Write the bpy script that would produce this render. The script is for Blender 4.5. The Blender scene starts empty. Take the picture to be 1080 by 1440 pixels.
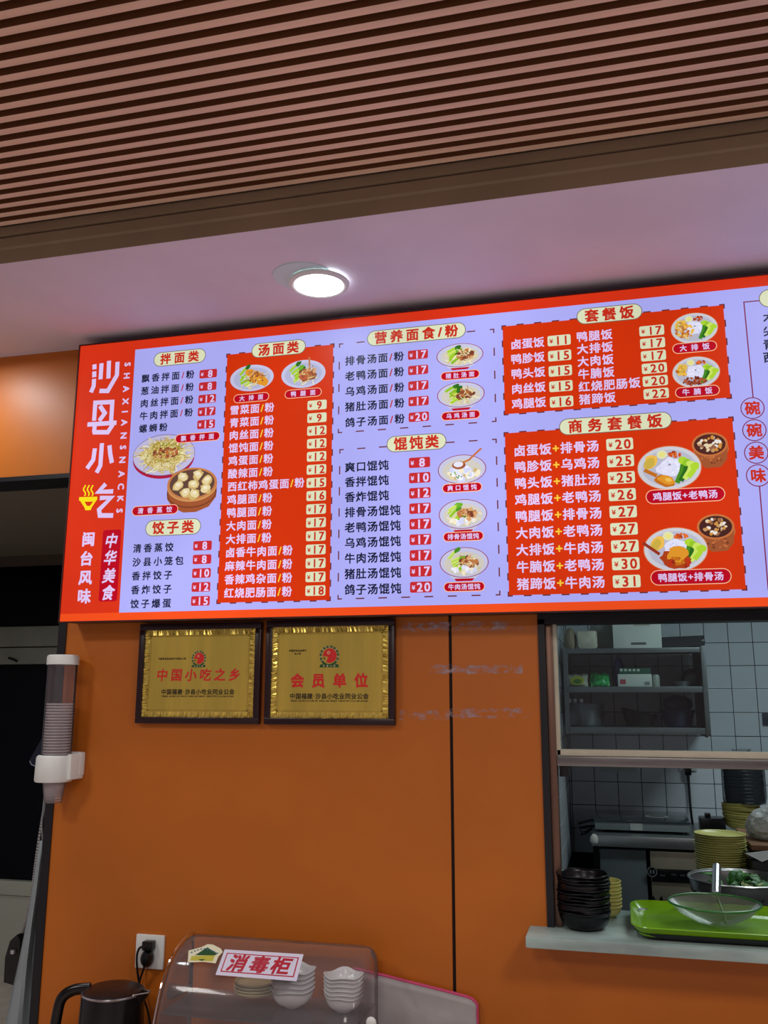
import bpy, bmesh, math, random
from mathutils import Vector, Matrix
random.seed(7)
S = bpy.context.scene
COL = S.collection
PI = math.pi

# ------------------------------------------------------------------ camera
CAM_H = 1.55
F = 1272.0
AX = ((0.96937542, -0.04810382, -0.24082633),
      (0.24557327, 0.19886012, 0.94876152),
      (0.0022517, -0.9788466, 0.20458312))      # world X, Y, Z seen in camera axes (right, down, forward)
cd = bpy.data.cameras.new('camera'); cam = bpy.data.objects.new('camera', cd); COL.objects.link(cam)
cd.sensor_width = 36; cd.lens = F/1440*36; cd.clip_start = 0.05
cam.matrix_world = Matrix(((AX[0][0], -AX[0][1], -AX[0][2], 0), (AX[1][0], -AX[1][1], -AX[1][2], 0),
                           (AX[2][0], -AX[2][1], -AX[2][2], CAM_H), (0, 0, 0, 1)))
S.camera = cam

# ------------------------------------------------------------------ world, lights, exposure
S.cycles.transparent_max_bounces = 64; S.cycles.max_bounces = 10
S.view_settings.view_transform = 'Standard'; S.view_settings.look = 'None'
S.view_settings.exposure = 0; S.view_settings.gamma = 1; S.view_settings.use_curve_mapping = False
W = bpy.data.worlds.new('World'); S.world = W; W.use_nodes = True
W.node_tree.nodes['Background'].inputs[0].default_value = (0.5, 0.55, 0.65, 1)
W.node_tree.nodes['Background'].inputs[1].default_value = 0.02

def area(name, loc, size, power, color, rot=(0, 0, 0), sy=None):
    l = bpy.data.lights.new(name, 'AREA'); l.energy = power; l.color = color
    l.shape = 'RECTANGLE' if sy else 'SQUARE'; l.size = size
    if sy: l.size_y = sy
    o = bpy.data.objects.new(name, l); o.location = loc; o.rotation_euler = rot; COL.objects.link(o); return o
area('unseen_room_lamp', (-2.3, 0.4, 2.765), 0.4, 20, (1.0, 0.95, 0.90), sy=0.4)
area('unseen_room_lamp', (1.0, 0.5, 2.765), 0.5, 24, (1.0, 0.95, 0.92), sy=0.5)  # unseen lamp, added so floor bounce brightens slats and wall
area('unseen_room_lamp', (-0.6, -1.2, 2.765), 0.6, 30, (1.0, 0.95, 0.90), sy=0.6)  # unseen lamp behind the camera, added for general room light
area('kitchen_lamp', (0.9, 3.7, 2.42), 0.9, 15, (0.82, 0.97, 1.0), sy=0.2)
area('passage_lamp', (-3.0, 3.6, 2.36), 0.4, 4.5, (0.95, 1.0, 0.95), sy=0.2)

# ------------------------------------------------------------------ helpers
def lin(c):
    c /= 255.0
    return c/12.92 if c <= 0.04045 else ((c+0.055)/1.055)**2.4
def rgb(c): return (lin(c[0]), lin(c[1]), lin(c[2]), 1)
_m = {}
def mat(name, c, rough=0.5, metal=0.0, var=0.0, vscale=8.0, bump=0.0, bscale=60.0, trans=0.0, alpha=1.0, coat=0.0, stretch=None, spec=0.5, ior=1.45):
    if name in _m: return _m[name]
    m = bpy.data.materials.new(name); m.use_nodes = True; nt = m.node_tree; b = nt.nodes['Principled BSDF']
    b.inputs['Base Color'].default_value = rgb(c); b.inputs['Roughness'].default_value = rough
    b.inputs['Metallic'].default_value = metal; b.inputs['Transmission Weight'].default_value = trans
    b.inputs['Alpha'].default_value = alpha; b.inputs['Coat Weight'].default_value = coat
    b.inputs['Coat Roughness'].default_value = 0.12; b.inputs['Specular IOR Level'].default_value = spec
    b.inputs['IOR'].default_value = ior
    tc = nt.nodes.new('ShaderNodeTexCoord'); mp = nt.nodes.new('ShaderNodeMapping')
    nt.links.new(tc.outputs['Object'], mp.inputs[0])
    if stretch: mp.inputs['Scale'].default_value = stretch
    if var > 0:
        n = nt.nodes.new('ShaderNodeTexNoise'); n.inputs['Scale'].default_value = vscale; n.inputs['Detail'].default_value = 5
        nt.links.new(mp.outputs[0], n.inputs['Vector'])
        r = nt.nodes.new('ShaderNodeValToRGB'); nt.links.new(n.outputs['Fac'], r.inputs[0])
        r.color_ramp.elements[0].position = 0.3; r.color_ramp.elements[1].position = 0.7
        r.color_ramp.elements[0].color = rgb([max(0, x*(1-var)) for x in c]); r.color_ramp.elements[1].color = rgb([min(255, x*(1+var*0.6)) for x in c])
        nt.links.new(r.outputs[0], b.inputs['Base Color'])
    if bump > 0:
        n = nt.nodes.new('ShaderNodeTexNoise'); n.inputs['Scale'].default_value = bscale; n.inputs['Detail'].default_value = 4
        nt.links.new(mp.outputs[0], n.inputs['Vector'])
        bp = nt.nodes.new('ShaderNodeBump'); bp.inputs['Strength'].default_value = bump; bp.inputs['Distance'].default_value = 0.003
        nt.links.new(n.outputs['Fac'], bp.inputs['Height']); nt.links.new(bp.outputs[0], b.inputs['Normal'])
    _m[name] = m; return m

def clear_mat(name, tint, gloss=0.12, rough=0.08, haze=0.06, hazecol=(225, 220, 225)):
    """thin clear sheet: tinted see-through, fresnel gloss, a little haze"""
    if name in _m: return _m[name]
    m = bpy.data.materials.new(name); m.use_nodes = True; nt = m.node_tree
    for n in list(nt.nodes): nt.nodes.remove(n)
    out = nt.nodes.new('ShaderNodeOutputMaterial')
    t = nt.nodes.new('ShaderNodeBsdfTransparent'); t.inputs[0].default_value = rgb(tint)
    d = nt.nodes.new('ShaderNodeBsdfDiffuse'); d.inputs[0].default_value = rgb(hazecol)
    g = nt.nodes.new('ShaderNodeBsdfGlossy'); g.inputs['Roughness'].default_value = rough
    mx = nt.nodes.new('ShaderNodeMixShader'); mx.inputs[0].default_value = haze
    nt.links.new(t.outputs[0], mx.inputs[1]); nt.links.new(d.outputs[0], mx.inputs[2])
    fr = nt.nodes.new('ShaderNodeLayerWeight'); fr.inputs['Blend'].default_value = gloss
    m2 = nt.nodes.new('ShaderNodeMixShader')
    nt.links.new(fr.outputs['Fresnel'], m2.inputs[0]); nt.links.new(mx.outputs[0], m2.inputs[1]); nt.links.new(g.outputs[0], m2.inputs[2])
    nt.links.new(m2.outputs[0], out.inputs[0])
    _m[name] = m; return m

def glow(c, k=1.0, uneven=True):
    """ink on the backlit film: gives off its own colour, backlight slightly uneven"""
    name = 'film_%02x%02x%02x_%g' % (c[0], c[1], c[2], k)
    if name in _m: return _m[name]
    m = bpy.data.materials.new(name); m.use_nodes = True; nt = m.node_tree; b = nt.nodes['Principled BSDF']
    b.inputs['Base Color'].default_value = rgb([x*0.15 for x in c]); b.inputs['Roughness'].default_value = 0.5
    b.inputs['Specular IOR Level'].default_value = 0.08
    b.inputs['Emission Color'].default_value = rgb(c)
    if uneven:
        g = nt.nodes.new('ShaderNodeNewGeometry'); n = nt.nodes.new('ShaderNodeTexNoise'); n.inputs['Scale'].default_value = 2.3; n.inputs['Detail'].default_value = 1
        nt.links.new(g.outputs['Position'], n.inputs['Vector'])
        mr = nt.nodes.new('ShaderNodeMapRange'); mr.inputs[1].default_value = 0.3; mr.inputs[2].default_value = 0.7
        mr.inputs[3].default_value = 0.88*k; mr.inputs[4].default_value = 1.1*k
        nt.links.new(n.outputs['Fac'], mr.inputs[0]); nt.links.new(mr.outputs[0], b.inputs['Emission Strength'])
    else: b.inputs['Emission Strength'].default_value = k
    _m[name] = m; return m

def tag(o, label=None, cat=None, group=None, kind=None):
    if label: o['label'] = label
    if cat: o['category'] = cat
    if group: o['group'] = group
    if kind: o['kind'] = kind
    return o
def empty(name, loc=(0, 0, 0), rz=0, **k):
    o = bpy.data.objects.new(name, None); o.location = loc; o.rotation_euler = (0, 0, rz); o.empty_display_size = 0.05
    COL.objects.link(o); return tag(o, **k)
def link(name, me, mats, parent=None, world=True):
    o = bpy.data.objects.new(name, me)
    if not isinstance(mats, (list, tuple)): mats = [mats]
    if len(me.materials) == 0:
        for m in mats: me.materials.append(m)
    COL.objects.link(o)
    if parent is not None:
        o.parent = parent
        if world:                      # geometry given in world coordinates
            L = Vector(); p = parent; M = Matrix.Identity(4)
            chain = []
            while p is not None: chain.append(p); p = p.parent
            for q in reversed(chain): M = M @ q.matrix_parent_inverse @ (Matrix.LocRotScale(q.location, q.rotation_euler, q.scale))
            o.matrix_parent_inverse = M.inverted()
    return o
def finish(bm, name, mats, parent=None, smooth=False, world=True, **k):
    me = bpy.data.meshes.new(name); bm.normal_update(); bm.to_mesh(me); bm.free()
    if smooth:
        for p in me.polygons: p.use_smooth = True
        try: me.set_sharp_from_angle(angle=math.radians(40))
        except Exception: pass
    return tag(link(name, me, mats, parent, world), **k)

def add_box(bm, a, b, bev=0.0, mi=0):
    x0, y0, z0 = a; x1, y1, z1 = b
    t = bmesh.new(); bmesh.ops.create_cube(t, size=1)
    for v in t.verts: v.co = Vector(((x0+x1)/2+v.co.x*(x1-x0), (y0+y1)/2+v.co.y*(y1-y0), (z0+z1)/2+v.co.z*(z1-z0)))
    if bev > 0: bmesh.ops.bevel(t, geom=list(t.edges), offset=bev, segments=2, affect='EDGES', profile=0.6)
    merge(bm, t, mi)
def merge(bm, t, mi=0):
    vs = {}
    for v in t.verts: vs[v] = bm.verts.new(v.co)
    for f in t.faces:
        try:
            nf = bm.faces.new([vs[v] for v in f.verts]); nf.material_index = mi; nf.smooth = f.smooth
        except ValueError: pass
    t.free()
def box(name, a, b, m, parent=None, bev=0.0, world=True, **k):
    bm = bmesh.new(); add_box(bm, a, b, bev); return finish(bm, name, m, parent, world=world, smooth=bev > 0, **k)
def add_prism(bm, pts, axis, t0, t1, mi=0):
    def mk(p, t):
        return {'x': (t, p[0], p[1]), 'y': (p[0], t, p[1]), 'z': (p[0], p[1], t)}[axis]
    a = [bm.verts.new(mk(p, t0)) for p in pts]; b = [bm.verts.new(mk(p, t1)) for p in pts]
    n = len(pts)
    fs = [bm.faces.new(a), bm.faces.new(b[::-1])]
    for i in range(n): fs.append(bm.faces.new([a[i], b[i], b[(i+1) % n], a[(i+1) % n]][::-1]))
    for f in fs: f.material_index = mi
    bmesh.ops.recalc_face_normals(bm, faces=fs)
def prism(name, pts, axis, t0, t1, m, parent=None, world=True, **k):
    bm = bmesh.new(); add_prism(bm, pts, axis, t0, t1); return finish(bm, name, m, parent, world=world, **k)
def add_lathe(bm, prof, c=(0, 0, 0), n=40, wave=None, tilt=None, mi=0, sx=1.0, sy=1.0):
    """prof: list of (r, z). wave(r, z, a) -> (r, z)"""
    rows = []
    for r, z in prof:
        if r < 1e-6: rows.append([bm.verts.new((c[0], c[1], c[2]+z))]); continue
        row = []
        for i in range(n):
            a = 2*PI*i/n; rr, zz = wave(r, z, a) if wave else (r, z)
            row.append(bm.verts.new((c[0]+rr*math.cos(a)*sx, c[1]+rr*math.sin(a)*sy, c[2]+zz)))
        rows.append(row)
    for k in range(len(rows)-1):
        A, B = rows[k], rows[k+1]
        for i in range(n):
            j = (i+1) % n
            try:
                if len(A) == 1 and len(B) == 1: continue
                if len(A) == 1: f = bm.faces.new([A[0], B[i], B[j]])
                elif len(B) == 1: f = bm.faces.new([A[i], A[j], B[0]])
                else: f = bm.faces.new([A[i], A[j], B[j], B[i]])
                f.material_index = mi; f.smooth = True
            except ValueError: pass
def lathe(name, prof, m, parent=None, c=(0, 0, 0), n=40, wave=None, world=True, sx=1, sy=1, **k):
    bm = bmesh.new(); add_lathe(bm, prof, c, n, wave, sx=sx, sy=sy)
    bmesh.ops.recalc_face_normals(bm, faces=bm.faces)
    return finish(bm, name, m, parent, smooth=True, world=world, **k)
def add_tube(bm, pts, r, n=8, mi=0, flat=1.0, up=None, cap=True):
    pts = [Vector(p) for p in pts]; rows = []
    rr = r if isinstance(r, (list, tuple)) else [r]*len(pts)
    prev = None
    for i, p in enumerate(pts):
        d = (pts[min(i+1, len(pts)-1)]-pts[max(i-1, 0)]).normalized()
        u = Vector(up) if up else (prev if prev else (Vector((0, 0, 1)) if abs(d.z) < 0.9 else Vector((1, 0, 0))))
        s = d.cross(u).normalized(); u2 = s.cross(d).normalized(); prev = u2
        rows.append([bm.verts.new(p+s*math.cos(2*PI*k/n)*rr[i]*flat+u2*math.sin(2*PI*k/n)*rr[i]) for k in range(n)])
    for A, B in zip(rows, rows[1:]):
        for i in range(n):
            f = bm.faces.new([A[i], A[(i+1) % n], B[(i+1) % n], B[i]]); f.smooth = True; f.material_index = mi
    if cap:
        bm.faces.new(rows[0][::-1]).material_index = mi; bm.faces.new(rows[-1]).material_index = mi
def tube(name, pts, r, m, parent=None, n=8, world=True, flat=1.0, up=None, **k):
    bm = bmesh.new(); add_tube(bm, pts, r, n, flat=flat, up=up); return finish(bm, name, m, parent, smooth=True, world=world, **k)
def spline(pts, n=8):
    """Catmull-Rom through pts"""
    P = [Vector(p) for p in pts]; out = []
    for i in range(len(P)-1):
        a = P[max(i-1, 0)]; b = P[i]; c = P[i+1]; d = P[min(i+2, len(P)-1)]
        for k in range(n):
            t = k/n; out.append(0.5*((2*b)+(c-a)*t+(2*a-5*b+4*c-d)*t*t+(3*b-a-3*c+d)*t**3))
    out.append(P[-1]); return out
def copy_tree(o, parent=None):
    c = o.copy(); COL.objects.link(c)
    if parent is not None: c.parent = parent
    for ch in list(o.children): copy_tree(ch, c)
    return c

def ray(px, py):
    d = (px-540, py-720, F)
    return [sum(a*b for a, b in zip(d, ax)) for ax in AX]
def at(px, py, Y):
    """measured photo point -> world point on the vertical plane at depth Y"""
    r = ray(px, py); s = Y/r[1]; return (r[0]*s, Y, CAM_H+r[2]*s)
def atz(px, py, z):
    r = ray(px, py); s = (z-CAM_H)/r[2]; return (r[0]*s, r[1]*s, z)

# ------------------------------------------------------------------ lettering
GL = {}
def load_glyphs(chars, offs, key):
    objs = []
    for c in sorted(set(chars)):
        if c == ' ': continue
        cu = bpy.data.curves.new('glyph', 'FONT'); cu.body = c; cu.resolution_u = 2
        o = bpy.data.objects.new('glyph', cu); COL.objects.link(o); objs.append((c, o))
    dg = bpy.context.evaluated_depsgraph_get()
    for c, o in objs:
        me = bpy.data.meshes.new_from_object(o.evaluated_get(dg))
        V0 = [(v.co.x, v.co.y) for v in me.vertices]; F0 = [tuple(p.vertices) for p in me.polygons]; V, Fs = [], []
        for dx, dy in ((-offs, -offs), (offs, -offs), (offs, offs), (-offs, offs)):    # weight by overlapped copies
            b = len(V); V += [(x+dx, y+dy, b) for x, y in V0]; Fs += [tuple(b+i for i in q) for q in F0]
        GL[(key, c)] = (V, Fs)
        bpy.data.meshes.remove(me)
    for c, o in objs:
        cu = o.data; bpy.data.objects.remove(o); bpy.data.curves.remove(cu)
def adv(c):
    if ord(c) > 0x2E00: return 1.0
    if c == '/': return 0.42
    if c == '+': return 0.62
    if c in ' .,·': return 0.4
    if c.isdigit(): return 0.62
    return 0.66

class Flat:
    """flat print on a plane: origin o, unit axes u, v, outward normal n; layers stacked by a hair"""
    def __init__(s, o, u=(1, 0, 0), v=(0, 0, 1), n=(0, -1, 0), step=0.00012):
        s.o = Vector(o); s.u = Vector(u).normalized(); s.v = Vector(v).normalized(); s.n = Vector(n).normalized(); s.step = step
        s.V = []; s.Fc = []; s.M = []; s.mats = []
    def mi(s, m):
        if m not in s.mats: s.mats.append(m)
        return s.mats.index(m)
    def pt(s, x, y, L): return s.o+s.u*x+s.v*y+s.n*(L*s.step)
    def poly(s, pts, m, L=1):
        b = len(s.V); s.V += [s.pt(x, y, L) for x, y in pts]; s.Fc.append(tuple(range(b, b+len(pts)))); s.M.append(s.mi(m))
    def rect(s, x0, y0, x1, y1, m, L=1): s.poly([(x0, y0), (x1, y0), (x1, y1), (x0, y1)], m, L)
    def rrect(s, cx, cy, w, h, r, m, L=1, seg=5):
        r = min(r, w/2, h/2); pts = []
        for qx, qy, a0 in ((1, -1, -90), (1, 1, 0), (-1, 1, 90), (-1, -1, 180)):
            for k in range(seg+1):
                a = math.radians(a0+90*k/seg); pts.append((cx+qx*(w/2-r)+r*math.cos(a), cy+qy*(h/2-r)+r*math.sin(a)))
        s.poly(pts, m, L)
    def disc(s, cx, cy, rx, ry, m, L=1, n=28, a0=0, a1=360, rot=0):
        full = abs(a1-a0) >= 360; c, q = math.cos(rot), math.sin(rot)
        pts = [] if full else [(cx, cy)]
        for k in range(n if full else n+1):
            a = math.radians(a0+(a1-a0)*k/n); x = rx*math.cos(a); y = ry*math.sin(a); pts.append((cx+x*c-y*q, cy+x*q+y*c))
        s.poly(pts, m, L)
    def ring(s, cx, cy, rx, ry, t, m, L=1, n=36):
        for k in range(n):
            a = 2*PI*k/n; b = 2*PI*(k+1)/n
            s.poly([(cx+rx*math.cos(a), cy+ry*math.sin(a)), (cx+rx*math.cos(b), cy+ry*math.sin(b)),
                    (cx+(rx-t)*math.cos(b), cy+(ry-t)*math.sin(b)), (cx+(rx-t)*math.cos(a), cy+(ry-t)*math.sin(a))], m, L)
    def stroke(s, pts, w, m, L=1, taper=False):
        """mitred ribbon through pts"""
        P = [Vector(p) for p in pts]; left = []; right = []; N = len(P)
        for i, p in enumerate(P):
            d0 = (P[i]-P[i-1]).normalized() if i else (P[1]-P[0]).normalized()
            d1 = (P[i+1]-P[i]).normalized() if i < N-1 else d0
            t = (d0+d1); t = t.normalized() if t.length > 1e-6 else d1
            nn = Vector((-t.y, t.x)); k = 1/max(0.5, abs(nn.dot(Vector((-d1.y, d1.x)))))
            ww = w/2*k*((1-0.85*i/(N-1)) if taper else 1)
            left.append(p+nn*ww); right.append(p-nn*ww)
        for i in range(N-1):
            s.poly([tuple(left[i]), tuple(left[i+1]), tuple(right[i+1]), tuple(right[i])], m, L)
    def text(s, t, x, y, em, pitch=None, m=None, L=3, key='b', slash=None, sx=1.0, rot=0, centre=False, shear=0.0):
        """x: left edge, y: middle line; pitch = distance between CJK characters"""
        pitch = pitch or em; c, q = math.cos(rot), math.sin(rot)
        tot = sum(adv(ch)*pitch for ch in t)
        cur = -tot/2 if centre else 0.0
        for ch in t:
            a = adv(ch)*pitch
            if ch != ' ' and (key, ch) in GL:
                vs, fs = GL[(key, ch)]
                xs = [p[0] for p in vs]
                gm = (min(xs)+max(xs))/2 if adv(ch) < 1 else 0.5
                mid = 0.375 if adv(ch) == 1 else 0.355
                if ch == '+': mid = 0.35
                b = len(s.V)
                nb = max(1, len(vs)//4)
                for vx, vy, vk in vs:
                    lx = cur+a/2+(vx-gm)*em*sx+(vy-mid)*em*shear; ly = (vy-mid)*em
                    s.V.append(s.pt(x+lx*c-ly*q, y+lx*q+ly*c, L+0.2*(vk//nb)))
                k = s.mi(slash if (slash and ch in '/+') else m)
                for f in fs: s.Fc.append(tuple(b+i for i in f)); s.M.append(k)
            cur += a
    def build(s, name, parent=None, **k):
        me = bpy.data.meshes.new(name); me.from_pydata([tuple(v) for v in s.V], [], s.Fc)
        for m in s.mats: me.materials.append(m)
        for p, i in zip(me.polygons, s.M): p.material_index = i
        # all faces look outward
        bm = bmesh.new(); bm.from_mesh(me)
        bm.normal_update()
        fl = [f for f in bm.faces if f.normal.dot(s.n) < 0]
        bmesh.ops.reverse_faces(bm, faces=fl); bm.to_mesh(me); bm.free()
        return tag(link(name, me, s.mats, parent), **k)

CJK = ('沙县小吃闽台风味中华美食拌面类饺子汤营养粉馄饨套餐饭商务飘香葱油肉丝牛螺蛳清蒸笼包炸爆蛋雪菜青鸡酸辣西红柿腿鸭大排卤麻杂烧肥肠'
       '骨老乌猪肚鸽爽口胗头腩蹄碗木尖国之乡福建业同公会员单位消毒柜烹饪协授予名')
load_glyphs(CJK+'0123456789¥/+·,SHAXIANCKTRDEOUY FJOQ', 0.023, 'b')
load_glyphs(CJK+'0123456789¥/+·,SHAXIANCKTRDEOUY FJOQ', 0.033, 'x')
load_glyphs('中国福建·沙县小吃业同公会烹饪协授予名TRADE ASSOCIATION OF SHAXIAN SNACK INDUSTRY,FUJIAN CHINA0123456789', 0.006, 'r')

# ------------------------------------------------------------------ materials
ORANGE = mat('orange_laminate', (190, 103, 22), 0.42, var=0.04, vscale=3, bump=0.04, bscale=6)
CORE = mat('dark_backing', (22, 16, 15), 0.7)
BLACKTRIM = mat('black_trim', (14, 16, 22), 0.4)
PLASTER = mat('painted_plaster', (222, 212, 226), 0.75, var=0.03, vscale=4, bump=0.05, bscale=40)
WOOD = mat('slat_wood', (236, 198, 174), 0.5, var=0.07, vscale=14, bump=0.1, bscale=80, stretch=(0.15, 3, 3))
WOODSHADE = mat('slat_side_shade', (118, 72, 42), 0.6, var=0.08, vscale=14, stretch=(0.15, 3, 3))  # shade on the slat sides, painted in as a darker wood colour
WOODBACK = mat('slat_backing', (96, 56, 34), 0.7, var=0.08, vscale=20)
FASCIA = mat('fascia_brown', (140, 120, 96), 0.55, var=0.05, vscale=5)
STEEL = mat('brushed_steel', (178, 180, 180), 0.32, metal=0.9, var=0.06, vscale=9, stretch=(0.3, 4, 4))
DARKSTEEL = mat('dull_steel', (120, 126, 128), 0.42, metal=0.7, var=0.1, vscale=6)
WHITEPL = mat('white_plastic', (226, 230, 226), 0.4, var=0.02)
IVORY = mat('ivory_frame', (190, 186, 166), 0.5, var=0.05, vscale=20)
BLACKPL = mat('black_plastic', (14, 14, 16), 0.25, spec=0.5)
TILE = mat('glazed_tile', (206, 214, 220), 0.16, var=0.03, vscale=4)
GROUT = mat('dark_grout', (26, 32, 32), 0.9)
MARBLE = mat('worn_marble', (160, 180, 176), 0.35, var=0.18, vscale=10, bump=0.1, bscale=30, stretch=(0.5, 1, 2))

DW = 2.46      # front wall face
DF = 2.37      # face of the light box
HC = 2.675     # soffit height
YK = 5.0       # rear wall of kitchen and passage
st = dict(kind='structure')

# ------------------------------------------------------------------ the setting
box('floor', (-4.6, -3.2, -0.05), (2.9, 5.2, 0), mat('floor_tile', (226, 216, 206), 0.4, var=0.1), **st)
box('wall_left', (-4.5, -3.1, 0), (-4.4, 5.1, 2.95), PLASTER, **st)
box('wall_right', (2.7, -3.1, 0), (2.8, 5.1, 2.95), PLASTER, **st)
box('wall_rear', (-4.4, -3.2, 0), (2.7, -3.1, 2.95), PLASTER, **st)
XL = -1.6475; XR = -0.199
wf = bmesh.new()
add_box(wf, (-4.4, DW+0.008, 2.25), (XL, DW+0.12, HC+0.3))
add_box(wf, (XL, DW+0.008, 0), (XR+0.004, DW+0.12, HC+0.3))
add_box(wf, (XR+0.004, DW+0.008, 1.765), (2.7, DW+0.12, HC+0.3))
add_box(wf, (XR+0.004, DW+0.008, 0), (2.7, DW+0.12, 0.97))
wall = finish(wf, 'wall_front', CORE, **st)
prism('panel', [(-4.4, 2.257), (-1.6245, 2.257), (-1.6245, HC), (-4.4, HC)], 'y', DW, DW+0.008, ORANGE, wall)
prism('panel', [(-1.6245, 0), (-0.4415, 0), (-0.4415, 2.25), (-1.6245, 2.25)], 'y', DW, DW+0.008, ORANGE, wall)
prism('panel', [(-0.4325, 0), (2.7, 0), (2.7, 0.972), (XR, 0.972), (XR, 2.25), (-0.4325, 2.25)], 'y', DW, DW+0.008, ORANGE, wall)
prism('panel', [(-1.6245, 2.257), (2.7, 2.257), (2.7, HC), (-1.6245, HC)], 'y', DW, DW+0.008, ORANGE, wall)
# doorway trim
t1 = bmesh.new()
add_box(t1, (-4.4, DW-0.004, 2.2425), (XL+0.0, DW+0.122, 2.257)); add_box(t1, (XL-0.004, DW-0.004, 0), (-1.6245, DW+0.122, 2.257))
finish(t1, 'trim_1', BLACKTRIM, **st)
# black frame of the serving opening
t2 = bmesh.new()
add_box(t2, (XR, DW-0.006, 0.997), (-0.181, DW+0.06, 1.765)); add_box(t2, (XR, DW-0.006, 1.752), (2.6, DW+0.06, 1.80))
finish(t2, 'trim_2', BLACKTRIM, **st)

# soffit with fascia
box('soffit', (-4.4, 1.8846, HC), (2.7, 2.6, HC+0.3), PLASTER, **st)
prof = [(1.883, 2.6757), (1.883, 2.713), (1.876, 2.717), (1.876, 2.744), (1.8835, 2.746), (1.8835, 2.7495), (1.869, 2.751), (1.869, 2.772), (1.8845, 2.80), (1.8845, 2.6757)]
prism('trim_3', prof, 'x', -4.4, 2.7, FASCIA, **st)
# slatted ceiling
ceil = box('ceiling', (-4.4, -3.1, 2.789), (2.7, 1.886, 2.85), WOODBACK, **st)
pitch = 0.0376
bm = bmesh.new(); add_box(bm, (-4.4, 0, 2.77), (2.7, 0.0185, 2.7895), 0.001)
sl = bpy.data.meshes.new('slat'); bm.to_mesh(sl); bm.free(); sl.materials.append(WOOD); sl.materials.append(WOODSHADE)
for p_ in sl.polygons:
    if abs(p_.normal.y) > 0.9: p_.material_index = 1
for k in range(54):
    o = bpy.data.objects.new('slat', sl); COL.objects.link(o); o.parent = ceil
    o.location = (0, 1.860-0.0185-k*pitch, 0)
# passage behind the doorway and kitchen shell
PASS = mat('passage_paint', (150, 150, 138), 0.8, var=0.04)
box('ceiling_passage', (-4.4, DW+0.12, 2.45), (-1.0, YK, 2.5), mat('passage_ceiling', (128, 120, 104), 0.8), **st)
box('wall_passage', (-1.1, DW+0.12, 0), (-1.0, YK, 2.45), PASS, **st)
box('wall_back', (-4.4, YK, 0), (-1.0, YK+0.1, 2.6), PASS, **st)
XK = -0.266
wkl = box('wall_kitchen_left', (XK-0.1, DW+0.12, 0), (XK-0.006, YK, 2.5), GROUT, **st)
wkb = box('wall_kitchen_back', (XK-0.1, YK+0.006, 0), (2.7, YK+0.1, 2.5), GROUT, **st)
box('ceiling_kitchen', (XK-0.1, DW+0.12, 2.5), (2.7, YK+0.1, 2.55), mat('kitchen_ceiling', (170, 175, 175), 0.8), **st)
T = 0.1175; GX = 0.449; GZ = 1.8494
def tile_mesh(w, h, d, axis):
    b = bmesh.new()
    if axis == 'y': add_box(b, (0.0017, 0, 0.0017), (w-0.0017, d, h-0.0017), 0.001)
    else: add_box(b, (-d, 0.0017, 0.0017), (0, w-0.0017, h-0.0017), 0.001)
    me = bpy.data.meshes.new('tile'); b.to_mesh(me); b.free(); me.materials.append(TILE); return me
tb = tile_mesh(T, T, 0.0065, 'y'); tl = tile_mesh(T, T, 0.0065, 'x')
edge = tile_mesh(GX-6*T-XK, T, 0.0065, 'y')
for j in range(-9, 3):
    z = GZ+j*T
    o = bpy.data.objects.new('tile', edge); COL.objects.link(o); o.parent = wkb; o.location = (XK, YK, z)
    for i in range(-6, 5):
        o = bpy.data.objects.new('tile', tb); COL.objects.link(o); o.parent = wkb; o.location = (GX+i*T, YK, z+random.uniform(-.0004, .0004))
    for i in range(0, 15):
        o = bpy.data.objects.new('tile', tl); COL.objects.link(o); o.parent = wkl; o.location = (XK, YK-(i+1)*T, z)

# aluminium door with transom at the end of the passage
ALU = mat('door_grey', (128, 132, 120), 0.5, var=0.04); DGLASS = mat('dark_glass', (5, 8, 16), 0.1, spec=0.15)
dr = empty('door_1', (-3.2, YK, 0), kind='structure')
box('transom_beam', (-4.4, YK-0.05, 2.385), (-1.2, YK+0.01, 2.45), mat('beam_brown', (84, 74, 62), 0.6), dr)
box('transom_glass', (-4.4, YK-0.02, 2.0), (-1.2, YK, 2.385), DGLASS, dr)
box('door_head', (-4.4, YK-0.06, 1.875), (-1.2, YK, 2.0), ALU, dr, 0.004)
box('top_rail', (-4.4, YK-0.07, 1.768), (-1.2, YK, 1.868), ALU, dr, 0.004)
box('door_glass', (-4.4, YK-0.02, 0.51), (-1.2, YK, 1.768), DGLASS, dr)
box('middle_rail', (-4.4, YK-0.06, 0.43), (-1.2, YK, 0.51), mat('door_pale', (190, 196, 182), 0.5), dr, 0.004)
box('lower_panel', (-4.4, YK-0.045, 0.0), (-1.2, YK, 0.425), mat('door_pale', (190, 196, 182), 0.5), dr)
p = at(18, 927, YK-0.08); tube('latch', [(p[0]-.03, p[1], p[2]+.008), p, (p[0]+.03, p[1], p[2]-.012)], 0.007, BLACKPL, dr)

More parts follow.
